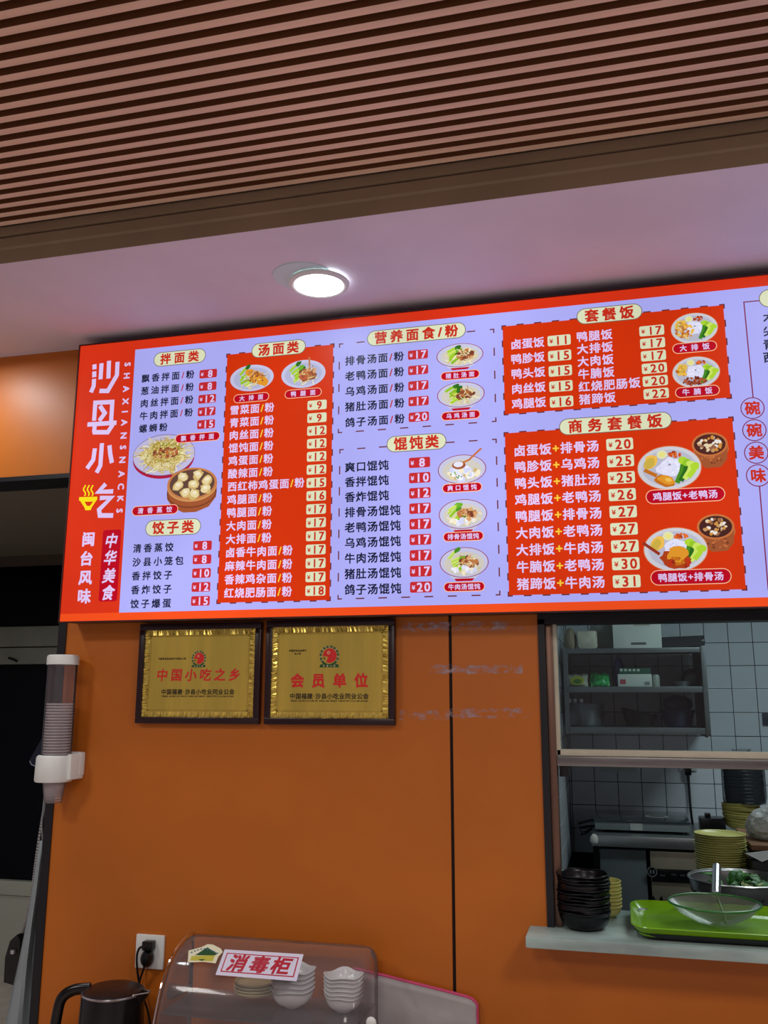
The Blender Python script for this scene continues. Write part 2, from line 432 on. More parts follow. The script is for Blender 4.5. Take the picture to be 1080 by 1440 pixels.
# ------------------------------------------------------------------ window of the serving opening
wn = empty('window_1', (0.3, 2.5, 1.0), kind='structure')
bm = bmesh.new(); add_box(bm, (-0.181, 2.470, 0.997), (-0.162, 2.53, 1.752), 0.002)
finish(bm, 'jamb', mat('jamb_steel', (120, 92, 78), 0.35, metal=0.7), wn, smooth=True)
box('rail', (-0.162, 2.470, 1.386), (2.5, 2.53, 1.411), mat('rail_steel', (128, 126, 124), 0.3, metal=0.9, var=0.2, vscale=5, stretch=(0.4, 1, 9)), wn, 0.003)
bm = bmesh.new()
add_box(bm, (-0.162, 2.475, 1.4115), (-0.151, 2.505, 1.752), 0.001); add_box(bm, (-0.162, 2.475, 1.4115), (2.5, 2.505, 1.428), 0.002)
finish(bm, 'sash_frame', IVORY, wn, smooth=True)
box('glass_pane', (-0.151, 2.488, 1.4275), (2.5, 2.492, 1.752), clear_mat('window_glass', (232, 238, 238), 0.10, 0.03, 0.015), wn)
p = at(792, 1078, 2.54); box('latch', (-0.16, 2.53, 1.355), (-0.135, 2.56, 1.386), BLACKPL, wn)
# marble ledge
led = box('window_sill', (-0.2435, 2.348, 0.971), (2.4, 2.70, 0.997), MARBLE, None, 0.004, **st)

# ------------------------------------------------------------------ downlights
def downlight(x, y, label, skew=True):
    r = empty('downlight', (x, y, HC-0.012), label=label, cat='ceiling light')
    lathe('trim_ring', [(0.068, -0.006), (0.073, -0.008), (0.082, -0.004), (0.0835, 0.001), (0.080, 0.004), (0.068, 0.0)], WHITEPL, r, (x, y, HC-0.010), 48)
    em = bpy.data.materials.get('lamp_diffuser')
    if not em:
        em = bpy.data.materials.new('lamp_diffuser'); em.use_nodes = True; b = em.node_tree.nodes['Principled BSDF']
        b.inputs['Emission Color'].default_value = (0.93, 1.0, 0.98, 1); b.inputs['Emission Strength'].default_value = 6
    lathe('diffuser', [(0, -0.009), (0.04, -0.0088), (0.0685, -0.006), (0.0685, -0.002), (0, -0.002)], em, r, (x, y, HC-0.010), 48)
    if skew:
        lathe('cutout_disc', [(0, -0.004), (0.074, -0.004), (0.082, -0.002), (0.083, 0.002), (0, 0.002)], mat('cutout_cyan', (205, 228, 232), 0.5), r, (x-0.034, y-0.034, HC-0.001), 48)  # pale disc stands in for the ceiling cutout behind the fixture
    l = bpy.data.lights.new('downlight_bulb', 'AREA'); l.shape = 'DISK'; l.size = 0.13; l.energy = 3.2; l.color = (0.9, 0.97, 1.0)
    o = bpy.data.objects.new('downlight_bulb', l); o.location = (0, 0, -0.012); o.parent = r; COL.objects.link(o)
    return r
downlight(-0.737, 2.176, 'round white recessed downlight glowing above the menu board, pale disc showing behind it')
downlight(0.55, 2.19, 'round downlight cut off at the right edge of the photo')
downlight(-2.02, 2.17, 'round downlight above the doorway at the left')

# ------------------------------------------------------------------ menu light box
BX0, BX1 = -1.591, 1.0; BZ0, BZ1 = 1.778, 2.644
board = empty('menu_board', ((BX0+BX1)/2, DW, BZ0), label='long backlit red and white menu light box with dish pictures and prices', cat='menu board')
box('light_box', (BX0, DF+0.001, BZ0), (BX1, DW-0.001, BZ1), BLACKPL, board, label='black casing of the light box')
fr = bmesh.new()
e = 0.0035
add_box(fr, (BX0-e, DF-0.004, BZ0-e), (BX1+e, DF+0.02, BZ0)); add_box(fr, (BX0-e, DF-0.004, BZ1), (BX1+e, DF+0.02, BZ1+e))
add_box(fr, (BX0-e, DF-0.004, BZ0), (BX0, DF+0.02, BZ1)); add_box(fr, (BX1, DF-0.004, BZ0), (BX1+e, DF+0.02, BZ1))
finish(fr, 'edge_frame', mat('frame_edge', (60, 14, 14), 0.4), board)

WHITE = glow((174, 174, 248)); RED = glow((212, 50, 6)); BORD = glow((216, 50, 20)); BORDLO = glow((242, 78, 26)); DASH = glow((110, 48, 52)); CREAM = glow((222, 226, 190))
OUTL = glow((112, 100, 84)); CRIM = glow((186, 2, 30)); DARK = glow((20, 24, 52)); TXW = glow((222, 200, 246)); YEL = glow((248, 200, 60)); PRED = glow((196, 40, 46)); PINK = glow((255, 190, 150)); HRED = glow((200, 44, 24))
def P(px, py): p = at(px, py, DF); return p[0], p[2]
def flat(): return Flat((0, DF, 0))
f = flat(); f.rect(BX0, BZ0, BX1, BZ1, BORD, 1)
x0, z1 = P(189, 492); z0 = P(169, 861.5)[1]; x0 = (x0+P(169, 861.5)[0])/2
f.rect(BX0, BZ0, BX1, z0, BORDLO, 2)
f.build('border_print', board)
f = flat(); f.rect(x0, z0, BX1-0.03, z1, WHITE, 3); f.build('white_panel', board)

def dashes(f, x0, z0, x1, z1, m, L, sp=0.0475, ln=0.02, t=0.006, out=0.003, skip=None):
    n = max(2, round((x1-x0)/sp)); m_ = max(2, round((z1-z0)/sp))
    for i in range(n+1):
        x = x0+(x1-x0)*i/n; a = max(x0-out, x-ln/2); b = min(x1+out, x+ln/2)
        for z, s in ((z0, -1), (z1, 1)):
            if skip and s > 0 and skip[0] < x < skip[1]: continue
            f.rect(a, z-t/2+s*(out-t/2), b, z+t/2+s*(out-t/2), m, L)
    for i in range(m_+1):
        z = z0+(z1-z0)*i/m_; a = max(z0-out, z-ln/2); b = min(z1+out, z+ln/2)
        for x, s in ((x0, -1), (x1, 1)): f.rect(x-t/2+s*(out-t/2), a, x+t/2+s*(out-t/2), b, m, L)
def rp(tl, tr, br, bl):
    a, b, c, d = P(*tl), P(*tr), P(*br), P(*bl)
    return (a[0]+d[0])/2, (c[1]+d[1])/2, (b[0]+c[0])/2, (a[1]+b[1])/2
def red_panel(*q):
    x0, z0, x1, z1 = rp(*q); f = flat(); dashes(f, x0, z0, x1, z1, DASH, 4, out=0.0035, t=0.008); f.rect(x0, z0, x1, z1, RED, 5)
    return f.build('section_panel', board)
def dash_frame(*q):
    x0, z0, x1, z1 = rp(*q); f = flat(); dashes(f, x0, z0, x1, z1, DASH, 4, sp=0.062, ln=0.024, t=0.0035, out=0.001)
    return f.build('dashed_frame', board, kind='stuff')
def badge(cx, cy, wpx, h, txt, em):
    x, z = P(cx, cy); w = P(cx+wpx/2, cy)[0]-P(cx-wpx/2, cy)[0]
    f = flat(); f.rrect(x, z, w, h, h/2, OUTL, 8); f.rrect(x, z, w-0.004, h-0.004, h/2, CREAM, 9)
    f.text(txt, x, z, em, (w-h*0.75)/sum(adv(c) for c in txt), HRED, 10, 'x', centre=True)
    return f.build('section_heading', board)
def rows(items, first, last, r1, em, col, slash, tfirst, tlast, tw, th, tagc, tagt, key='b'):
    (ax, az), (bx, bz) = P(*first), P(*last); n = len(items)
    (cx, cz), (dx, dz) = P(*tfirst), P(*tlast)
    t0 = items[0][0]; pit = (P(*r1)[0]-ax)/(sum(adv(c) for c in t0)-0.05)
    for i, (t, pr) in enumerate(items):
        k = i/(n-1); x = ax+(bx-ax)*k; z = az+(bz-az)*k
        f = flat(); f.text(t, x, z, em, pit, col, 8, key, slash=slash); f.build('item_text', board)
        x = cx+(dx-cx)*k; z = cz+(dz-cz)*k
        f = flat(); f.rrect(x, z, tw, th, 0.005, tagc, 8)
        f.text('¥', x-tw*0.42, z-0.001, th*0.55, th*0.5, tagt, 9, 'b')
        f.text(str(pr), x+tw*0.12, z, th*1.14, th*1.12, tagt, 9, 'b', centre=True)
        f.build('price_tag', board)
def pill(cx, cy, wpx, h, txt, outline=True):
    x, z = P(cx, cy); w = P(cx+wpx/2, cy)[0]-P(cx-wpx/2, cy)[0]
    f = flat()
    if outline: f.rrect(x, z, w+0.002, h+0.002, h, PINK, 30)
    f.rrect(x, z, w-0.002, h-0.002, h, CRIM, 31)
    pp = (w-h*0.9)/sum(adv(c) for c in txt)
    f.text(txt, x, z, min(h*0.68, pp*0.95), pp, TXW, 32, 'b', centre=True)
    return f.build('dish_label', board)

red_panel((316.8, 498), (467.5, 486), (465, 843.4), (309, 848))
red_panel((706.3, 460.4), (1017.7, 428), (1026.5, 559), (710.6, 582.8))
red_panel((710, 610), (1029.7, 587), (1049, 830), (715.8, 836))
dash_frame((476.4, 483.7), (695, 462.8), (697.4, 592.7), (476.4, 609))
dash_frame((476.4, 633), (698, 616.6), (703.4, 836), (476.4, 843.5))
badge(252.7, 503, 73, 0.046, '拌面类', 0.036); badge(391.7, 490.4, 76, 0.046, '汤面类', 0.038)
badge(243.4, 741.6, 78, 0.048, '饺子类', 0.039); badge(584.8, 470.3, 139, 0.047, '营养面食/粉', 0.038)
badge(585.4, 622.6, 84, 0.047, '馄饨类', 0.039); badge(856.6, 441.7, 93, 0.046, '套餐饭', 0.038)
badge(864.3, 595.8, 159, 0.046, '商务套餐饭', 0.038)
B = (glow((30, 34, 62)), glow((190, 50, 60)))
rows([('飘香拌面/粉', 8), ('葱油拌面/粉', 8), ('肉丝拌面/粉', 12), ('牛肉拌面/粉', 17), ('螺蛳粉', 15)],
     (198, 533), (194.4, 603.5), (274, 528), 0.0275, DARK, B[1], (293, 525.6), (290, 596.6), 0.057, 0.027, PRED, TXW)
rows([('清香蒸饺', 8), ('沙县小笼包', 8), ('香拌饺子', 10), ('香炸饺子', 12), ('饺子爆蛋', 15)],
     (186, 771.6), (182, 849.5), (245, 768), 0.0275, DARK, B[1], (285, 767.3), (282, 845), 0.058, 0.0275, PRED, TXW)
rows([('雪菜面/粉', 9), ('青菜面/粉', 9), ('肉丝面/粉', 12), ('馄饨面/粉', 12), ('鸡蛋面/粉', 12), ('酸辣面/粉', 12), ('西红柿鸡蛋面/粉', 15),
      ('鸡腿面/粉', 16), ('鸭腿面/粉', 17), ('大肉面/粉', 17), ('大排面/粉', 17), ('卤香牛肉面/粉', 17), ('麻辣牛肉面/粉', 17), ('香辣鸡杂面/粉', 17), ('红烧肥肠面/粉', 18)],
     (323, 577.5), (314.7, 834.3), (385.6, 573), 0.030, TXW, YEL, (446, 569.6), (443.6, 830.6), 0.058, 0.0285, CREAM, HRED, 'b')
rows([('排骨汤面/粉', 17), ('老鸭汤面/粉', 17), ('乌鸡汤面/粉', 17), ('猪肚汤面/粉', 17), ('鸽子汤面/粉', 20)],
     (484.5, 508.2), (484.5, 594.8), (568, 501), 0.0295, DARK, B[1], (587.8, 498.7), (589, 586.2), 0.058, 0.0275, PRED, TXW)
rows([('爽口馄饨', 8), ('香拌馄饨', 10), ('香炸馄饨', 12), ('排骨汤馄饨', 17), ('老鸭汤馄饨', 17), ('乌鸡汤馄饨', 17), ('牛肉汤馄饨', 17), ('猪肚汤馄饨', 17), ('鸽子汤馄饨', 20)],
     (484.5, 657.5), (484, 829.5), (546.6, 654), 0.0305, DARK, B[1], (590, 650.4), (592, 825.6), 0.060, 0.0295, PRED, TXW)
rows([('卤蛋饭', 11), ('鸭胗饭', 15), ('鸭头饭', 15), ('肉丝饭', 15), ('鸡腿饭', 16)],
     (717.6, 485), (719.4, 568.7), (765, 480), 0.0305, TXW, YEL, (786.2, 478.7), (789.7, 564.9), 0.062, 0.030, CREAM, HRED)
rows([('鸭腿饭', 17), ('大排饭', 17), ('大肉饭', 17), ('牛腩饭', 20), ('红烧肥肠饭', 20), ('猪蹄饭', 22)],
     (809.8, 474.4), (813.7, 562.4), (861, 470), 0.0305, TXW, YEL, (916.4, 465), (922.7, 553.6), 0.0635, 0.0285, CREAM, HRED)
rows([('卤蛋饭+排骨汤', 20), ('鸭胗饭+乌鸡汤', 25), ('鸭头饭+猪肚汤', 25), ('鸡腿饭+老鸭汤', 26), ('鸭腿饭+排骨汤', 27), ('大肉饭+老鸭汤', 27), ('大排饭+牛肉汤', 27), ('牛腩饭+老鸭汤', 30), ('猪蹄饭+牛肉汤', 31)],
     (721.8, 634.5), (726.4, 821.7), (841.8, 627), 0.0325, TXW, YEL, (871.4, 624.7), (881.2, 817.5), 0.068, 0.032, CREAM, HRED)

# title column
def PZ(zx, zy): return P(80+zx/3.427, 460+zy/3.427)
w = 0.0142; tstrokes = []
for s_ in [[(182, 180), (182, 204)], [(181, 214), (181, 242)], [(180, 250), (178, 285), (165, 315)], [(216, 175), (211, 252)], [(252, 163), (249, 248)],
           [(293, 168), (290, 232), (246, 308), (206, 308)],
           [(180, 452), (186, 365), (268, 361), (262, 455)], [(208, 380), (232, 415), (205, 452)], [(148, 470), (288, 461)], [(183, 476), (180, 508)], [(174, 507), (246, 507), (270, 470)],
           [(184, 585), (176, 640), (146, 682)], [(218, 560), (210, 668), (192, 702)], [(254, 570), (258, 612), (266, 655)],
           [(236, 756), (202, 794), (272, 792)], [(208, 824), (262, 822), (204, 880), (208, 908), (272, 908)]]:
    tstrokes.append([PZ(*q) for q in s_])
for a_, b_ in ((0, 6), (6, 11), (11, 14), (14, 16)):
    f = flat()
    for q in tstrokes[a_:b_]: f.stroke(q, w, TXW, 8)
    f.build('title_character', board)
YB = glow((250, 225, 20))
f = flat()
f.stroke([PZ(108, 828), PZ(195, 826)], 0.011, YB, 8)
f.poly([PZ(112, 836), PZ(192, 834), PZ(168, 870), PZ(164, 882), PZ(138, 883), PZ(134, 870)], YB, 8)
f.poly([PZ(134, 842), PZ(176, 841), PZ(160, 862), PZ(146, 862)], BORD, 9)
for dx in (0, 18, 36):
    f.stroke([PZ(134+dx+5*math.sin(t*1.1), 814-t*7.5) for t in range(8)], 0.0045, YB, 8)
f.build('bowl_logo', board, label='yellow steaming bowl symbol')
for ch, (zx, zy) in zip('SHAXIANSNACKS', [(342, 180), (338, 235), (335, 298), (332, 358), (329, 408), (326, 460), (323, 523), (320, 580), (317, 640), (313, 708), (310, 768), (307, 828), (303, 885)]):
    f = flat(); x, z = PZ(zx, zy); f.text(ch, x, z, 0.028, 0.028, TXW, 8, 'x', rot=-PI/2, centre=True); f.build('title_letter', board)
f = flat()
for ch, q in zip('闽台风味', [(153, 1022), (143, 1115), (138, 1207), (132, 1297)]): f.text(ch, *PZ(*q), 0.045, 0.045, TXW, 8, 'x', centre=True)
f.build('slogan_lettering', board)
f = flat(); a = PZ(265, 977); b = PZ(248, 1322); x = (a[0]+b[0])/2; wd = PZ(310, 1100)[0]-PZ(222, 1100)[0]
f.rrect(x, (a[1]+b[1])/2, wd, a[1]-b[1], 0.008, CRIM, 7)
for ch, zy in zip('中华美食', (1030, 1112, 1198, 1280)): f.text(ch, x, PZ(255, zy)[1], 0.046, 0.04, TXW, 8, 'b', centre=True, sx=0.9, shear=0.18)
f.build('red_seal', board, label='crimson seal strip with brush characters')
# right-hand column
MAG = glow((130, 40, 80)); f = flat()
a = P(1046, 425); b = P(1061, 563); f.stroke([(P(1068, 423)[0], a[1]), a, ((a[0]+b[0])/2, b[1])], 0.003, MAG, 5)
c0 = P(1067.7, 684); f.stroke([(a[0]+0.0, c0[1]), (a[0]+0.0, P(1079, 830)[1])], 0.003, MAG, 5)
xc = sum(P(*q)[0] for q in [(1058, 574), (1060.7, 605), (1063, 636.7), (1066.7, 668.7)])/4
for ch, q in zip('碗碗美味', [(1058, 574), (1060.7, 605), (1063, 636.7), (1066.7, 668.7)]):
    z = P(*q)[1]; f.disc(xc, z, 0.029, 0.029, MAG, 6); f.disc(xc, z, 0.0265, 0.0265, WHITE, 7); f.text(ch, xc, z, 0.037, 0.037, HRED, 8, 'x', centre=True)
f.build('round_slogan', board)
f = flat(); p = P(1067, 421); f.rrect(p[0]+0.12, p[1], 0.24, 0.05, 0.025, OUTL, 8); f.rrect(p[0]+0.12, p[1], 0.236, 0.046, 0.025, CREAM, 9); f.build('section_heading', board)
f = flat()
for ch, yy in zip('木尖青西', (447, 466, 485, 503)):
    p = P(1073, yy); f.text(ch, p[0], p[1], 0.0305, 0.03, DARK, 8, 'b')
f.build('item_text', board)

# ---- dish pictures (flat print, generic food drawn from strokes)
G = lambda r, g, b: glow((r, g, b))
RIM = G(150, 60, 90); PLW = G(196, 196, 226); SOUP = G(206, 200, 190); LEAF = [G(70, 140, 30), G(40, 105, 25), G(110, 175, 40)]; STEM = [G(175, 215, 50), G(150, 200, 40), G(205, 230, 100)]
NOOD = [G(226, 214, 150), G(206, 186, 110), G(240, 232, 190), G(214, 200, 160)]; MEAT = [G(150, 82, 50), G(190, 120, 70), G(120, 60, 40), G(214, 160, 110)]
RICE = [G(226, 226, 250), G(210, 212, 244), G(240, 240, 255)]; FRY = [G(226, 150, 40), G(196, 110, 25), G(240, 190, 80)]; CLAY = [G(160, 84, 46), G(196, 112, 60), G(120, 60, 36)]; DUMP = [G(228, 210, 160), G(206, 176, 110), G(240, 230, 200)]
def blob(f, x, y, r, m, L, sq=0.7, rot=0, n=9):
    pts = []
    for k in range(n):
        a = 2*PI*k/n; q = r*random.uniform(0.78, 1.12); X = q*math.cos(a); Y = q*sq*math.sin(a)
        pts.append((x+X*math.cos(rot)-Y*math.sin(rot), y+X*math.sin(rot)+Y*math.cos(rot)))
    f.poly(pts, m, L)
def squig(f, x, y, l, w, m, L):
    a = random.uniform(0, 2*PI); k = random.uniform(-2.5, 2.5); pts = []
    for i in range(5):
        pts.append((x, y)); x += math.cos(a)*l/4; y += math.sin(a)*l/4*0.75; a += k/4
    f.stroke(pts, w, m, L)
def heap(f, cx, cy, rx, ry, cols, n, L, kind='sq', l=0.02, w=0.0016):
    for i in range(n):
        a = random.uniform(0, 2*PI); q = math.sqrt(random.random()); x = cx+rx*q*math.cos(a); y = cy+ry*q*math.sin(a)
        m = random.choice(cols)
        if kind == 'sq': squig(f, x, y, l, w, m, L+random.random()*3)
        else: blob(f, x, y, l*random.uniform(.6, 1.1), m, L+random.random()*3, rot=random.uniform(0, 3))
def greens(f, x, y, s, L, ang=0.6, n=4):
    for i in range(n):
        a = ang+random.uniform(-.25, .25); ox = x+(i-n/2)*s*0.13*math.cos(a+PI/2)+random.uniform(-.1, .1)*s; oy = y+(i-n/2)*s*0.16
        ex = ox+math.cos(a)*s*0.62; ey = oy+math.sin(a)*s*0.62
        f.stroke([(ox, oy), ((ox+ex)/2, (oy+ey)/2+s*0.04), (ex, ey)], s*0.15, random.choice(STEM), L+i*0.3)
        blob(f, ex, ey, s*0.2, random.choice(LEAF), L+i*0.3+0.15, 0.6, a)
        f.stroke([(ox, oy), (ex, ey)], s*0.02, random.choice(LEAF), L+i*0.3+0.2)
def sz(px, wpx): return P(px[0]+wpx/2, px[1])[0]-P(px[0]-wpx/2, px[1])[0]
def bowl_pic(c, wpx, h, kind, onred=False):
    x, z = P(*c); rx = sz(c, wpx)/2; ry = h/2; f = flat()
    if not onred:
        f.poly([(x-rx*.92, z-ry*.3), (x+rx*.92, z-ry*.3), (x+rx*.42, z-ry*1.12), (x-rx*.42, z-ry*1.12)], G(196, 196, 222), 10)
        f.poly([(x-rx*.42, z-ry*1.05), (x+rx*.42, z-ry*1.05), (x+rx*.32, z-ry*1.22), (x-rx*.32, z-ry*1.22)], CRIM, 11)
        f.disc(x, z, rx, ry, RIM, 12, 36)
        f.disc(x, z, rx*0.965, ry*0.955, PLW, 13, 36)
        f.disc(x, z-ry*0.08, rx*0.82, ry*0.78, SOUP, 14, 30)
    else:
        f.disc(x, z-ry*0.04, rx*1.0, ry*1.02, G(200, 60, 60), 12, 36); f.disc(x, z, rx, ry, PLW, 13, 36); f.disc(x, z-ry*.03, rx*.84, ry*.82, G(178, 180, 214), 14, 30)
    if kind != 'wonton':
        heap(f, x+rx*.08, z-ry*.18, rx*.52, ry*.45, NOOD, 60, 15, 'sq', rx*.3, rx*.04)
        greens(f, x-rx*.5, z-ry*.05, rx*.8, 19, 0.55, 5)
        heap(f, x+rx*.2, z+ry*.0, rx*.36, ry*.34, MEAT, 22, 24, 'b', rx*.13)
        heap(f, x+rx*.2, z+ry*.0, rx*.34, ry*.32, MEAT+NOOD, 12, 28, 'sq', rx*.3, rx*.03)
    if kind == 'mixwonton':
        heap(f, x+rx*.0, z-ry*.5, rx*.5, ry*.2, RICE+[DUMP[2]], 14, 23, 'b', rx*.13)
    if kind == 'wonton':
        heap(f, x+rx*.05, z-ry*.3, rx*.62, ry*.38, DUMP+RICE+RICE, 34, 16, 'b', rx*.16)
        heap(f, x, z-ry*.3, rx*.55, ry*.3, LEAF, 8, 21, 'b', rx*.05)
        f.stroke([(x-rx*.1, z+ry*.35), (x+rx*.3, z+ry*.6), (x+rx*.82, z+ry*1.35)], rx*.08, CLAY[1], 25); f.disc(x-rx*.12, z+ry*.28, rx*.28, ry*.28, CLAY[0], 25); f.disc(x-rx*.14, z+ry*.34, rx*.2, ry*.2, RICE[0], 26)
    if kind == 'cutlet':
        for i in range(5): blob(f, x+rx*(.1+.08*i), z+ry*(.2-.12*i), rx*.42, MEAT[i % 2] if i % 2 else FRY[0], 24+i, .5, -.5)
        heap(f, x+rx*.25, z-ry*.1, rx*.3, ry*.35, FRY+[MEAT[0]], 30, 29, 'b', rx*.06)
    if kind == 'duckleg':
        blob(f, x+rx*.2, z-ry*.1, rx*.4, MEAT[0], 25, .8); blob(f, x+rx*.05, z-ry*.15, rx*.32, G(190, 90, 55), 26, .7); f.stroke([(x+rx*.3, z+ry*.1), (x+rx*.26, z+ry*1.15)], rx*.08, MEAT[1], 27)
        heap(f, x+rx*.15, z-ry*.1, rx*.3, ry*.3, [MEAT[0], G(170, 80, 60), MEAT[1]], 14, 28, 'b', rx*.08)
    return f.build('dish_picture', board)
def rice_pic(c, wpx, h, kind):
    x, z = P(*c); rx = sz(c, wpx)/2; ry = h/2; f = flat()
    f.disc(x, z, rx*1.0, ry*1.02, G(216, 130, 80), 12, 40); f.disc(x, z, rx*.975, ry*.985, G(206, 206, 216), 13, 40); f.disc(x, z, rx*.84, ry*.83, G(186, 186, 205), 14, 36)
    blob(f, x+rx*.02, z+ry*.02, rx*.42, RICE[0], 16, .8, 0, 16); heap(f, x, z, rx*.34, ry*.34, RICE, 30, 17, 'b', rx*.05)
    heap(f, x, z+ry*.12, rx*.06, ry*.05, [DARK], 6, 21, 'b', rx*.02)
    blob(f, x-rx*.56, z+ry*.3, rx*.28, FRY[2], 18, .8, .8); blob(f, x-rx*.6, z+ry*.24, rx*.22, G(206, 176, 70), 19, .7, .9)
    f.disc(x-rx*.2, z+ry*.62, rx*.17, ry*.2, G(226, 226, 180), 20, 16); f.disc(x-rx*.2, z+ry*.62, rx*.09, ry*.11, G(236, 226, 130), 21, 12)
    heap(f, x+rx*.2, z+ry*.6, rx*.2, ry*.12, [G(206, 80, 20), G(226, 110, 40), G(160, 50, 20)], 16, 20, 'b', rx*.07)
    for i in range(4):
        bx = x+rx*(.26+.12*i); f.stroke([(bx-rx*.05, z-ry*.72+ry*.08*i), (bx+rx*.12, z-ry*.2), (bx+rx*.2, z+ry*.3-ry*.08*i)], rx*.16, LEAF[i % 2] if i < 2 else STEM[i % 3], 22+i*.4)
        blob(f, bx+rx*.18, z+ry*.3-ry*.1*i, rx*.15, STEM[i % 3], 22.2+i*.4, .9)
    if kind == 'leg':
        f.stroke([(x-rx*.78, z-ry*.05), (x-rx*.4, z-ry*.35)], rx*.12, FRY[1], 25); blob(f, x-rx*.15, z-ry*.58, rx*.36, FRY[1], 26, .55, -.35, 14); blob(f, x-rx*.12, z-ry*.55, rx*.28, FRY[0], 27, .5, -.35, 12); blob(f, x-rx*.05, z-ry*.55, rx*.12, FRY[2], 28, .6, -.3)
    if kind == 'duck':
        f.stroke([(x-rx*1.0, z+ry*.35), (x-rx*.5, z-ry*.2)], rx*.1, G(150, 50, 25), 25); blob(f, x-rx*.02, z-ry*.5, rx*.5, G(176, 62, 20), 26, .62, -.2, 16); blob(f, x+rx*.05, z-ry*.25, rx*.34, FRY[0], 27, .8, 0, 14); heap(f, x, z-ry*.6, rx*.4, ry*.2, [G(190, 50, 20), G(150, 40, 20), FRY[1]], 16, 28, 'b', rx*.09)
    if kind == 'cutlet':
        heap(f, x-rx*.42, z-ry*.12, rx*.36, ry*.55, FRY+[G(230, 200, 140), MEAT[1]], 60, 25, 'b', rx*.09)
    if kind == 'beef':
        heap(f, x-rx*.1, z-ry*.58, rx*.5, ry*.24, [G(110, 40, 25), G(150, 60, 35), G(180, 90, 50)], 50, 25, 'b', rx*.08); heap(f, x-rx*.6, z+ry*.1, rx*.2, ry*.3, FRY, 12, 24, 'b', rx*.1)
    return f.build('dish_picture', board)
def pot_pic(c, wpx, h, dark):
    x, z = P(*c); rx = sz(c, wpx)/2; ry = h/2; f = flat(); cz = z+ry*.3
    f.poly([(x-rx*.98, cz-ry*.05), (x+rx*1.0, cz-ry*.05), (x+rx*.9, z-ry*.55), (x+rx*.55, z-ry*.95), (x-rx*.3, z-ry*.98), (x-rx*.7, z-ry*.6)], CLAY[0], 6)
    heap(f, x+rx*.1, z-ry*.5, rx*.6, ry*.3, CLAY, 26, 7, 'b', rx*.1)
    f.ring(x+rx*.05, cz-ry*.25, rx*.98, ry*.6, rx*.07, CLAY[1], 5.5)
    f.disc(x, cz, rx, ry*.66, CLAY[1], 12, 32); f.disc(x, cz, rx*.88, ry*.56, dark, 13, 32)
    heap(f, x, cz, rx*.62, ry*.4, [G(226, 206, 170), G(196, 150, 100), G(150, 100, 70), G(230, 226, 220), G(206, 140, 60)], 34, 14, 'b', rx*.14)
    return f.build('dish_picture', board)
# noodle plate and steamer
c = (230.3, 640); x, z = P(*c); rx = sz(c, 87)/2; ry = 0.064; f = flat()
f.disc(x, z-0.010, rx*.99, ry*.98, G(176, 20, 56), 10, 44); f.disc(x, z, rx, ry, G(120, 100, 140), 11, 44); f.disc(x, z, rx*.985, ry*.97, G(196, 190, 226), 12, 44); f.disc(x, z-ry*.05, rx*.78, ry*.75, G(180, 176, 210), 13, 40)
blob(f, x+rx*.03, z-ry*.02, rx*.72, G(206, 180, 104), 13.5, .75, 0, 22)
heap(f, x+rx*.02, z-ry*.02, rx*.64, ry*.62, NOOD+[G(190, 160, 80)], 260, 14, 'sq', rx*.4, rx*.028); heap(f, x+rx*.05, z+ry*.15, rx*.52, ry*.4, [G(196, 160, 60), G(150, 150, 40), NOOD[1], NOOD[0], G(176, 140, 60)], 170, 18, 'sq', rx*.3, rx*.025); heap(f, x+rx*.08, z+ry*.1, rx*.42, ry*.25, MEAT+[G(196, 96, 50)], 60, 22, 'b', rx*.055)
f.build('dish_picture', board)
c = (270.2, 690); x, z = P(*c); rx = sz(c, 70)/2; ry = 0.064; cz = z+ry*.32; f = flat()
f.poly([(x-rx, cz), (x+rx, cz), (x+rx*.98, z-ry*.35), (x+rx*.7, z-ry*.8), (x+rx*.2, z-ry*1.02), (x-rx*.3, z-ry*1.02), (x-rx*.75, z-ry*.75), (x-rx*.98, z-ry*.35)], CLAY[0], 24)
f.ring(x, z-ry*.1, rx*1.0, ry*.72, rx*.05, CLAY[2], 25); f.ring(x, cz-ry*.09, rx*1.0, ry*.76, rx*.09, G(206, 150, 90), 26)
f.disc(x, cz, rx, ry*.76, G(196, 124, 72), 27, 40); f.disc(x, cz, rx*.9, ry*.67, G(96, 66, 56), 28, 40)
for a, b in [(-.38, .34), (.22, .42), (.6, .12), (-.55, -.08), (.05, -.05), (.55, -.3), (-.25, -.45), (.12, -.52)]:
    blob(f, x+rx*a, cz+ry*b*.95, rx*.24, DUMP[1], 28.5, .8, random.uniform(-1, 1), 12); blob(f, x+rx*a, cz+ry*(b*.95+.03), rx*.19, DUMP[0], 29, .75, random.uniform(-1, 1), 11); blob(f, x+rx*a, cz+ry*(b*.95+.06), rx*.09, DUMP[2], 29.5, .7)
f.build('dish_picture', board, label='printed picture of a bamboo steamer with dumplings')
bowl_pic((354.4, 531.7), 61, 0.082, 'cutlet', True); bowl_pic((426.8, 526), 62, 0.086, 'duckleg', True)
bowl_pic((646.6, 499.7), 66, 0.070, 'noodle'); bowl_pic((648, 555), 67, 0.074, 'noodle'); bowl_pic((649.6, 660), 68, 0.082, 'wonton'); bowl_pic((651, 723), 68, 0.082, 'mixwonton'); bowl_pic((652.6, 791), 69, 0.082, 'mixwonton')
rice_pic((976.2, 462), 67, 0.086, 'cutlet'); rice_pic((978.7, 523.7), 68, 0.086, 'beef')
pot_pic((998.4, 632.8), 51, 0.097, G(80, 36, 30)); rice_pic((941, 658), 91, 0.115, 'leg')
pot_pic((1006.8, 749), 53, 0.099, G(70, 34, 30)); rice_pic((949.8, 772.8), 91, 0.112, 'duck')
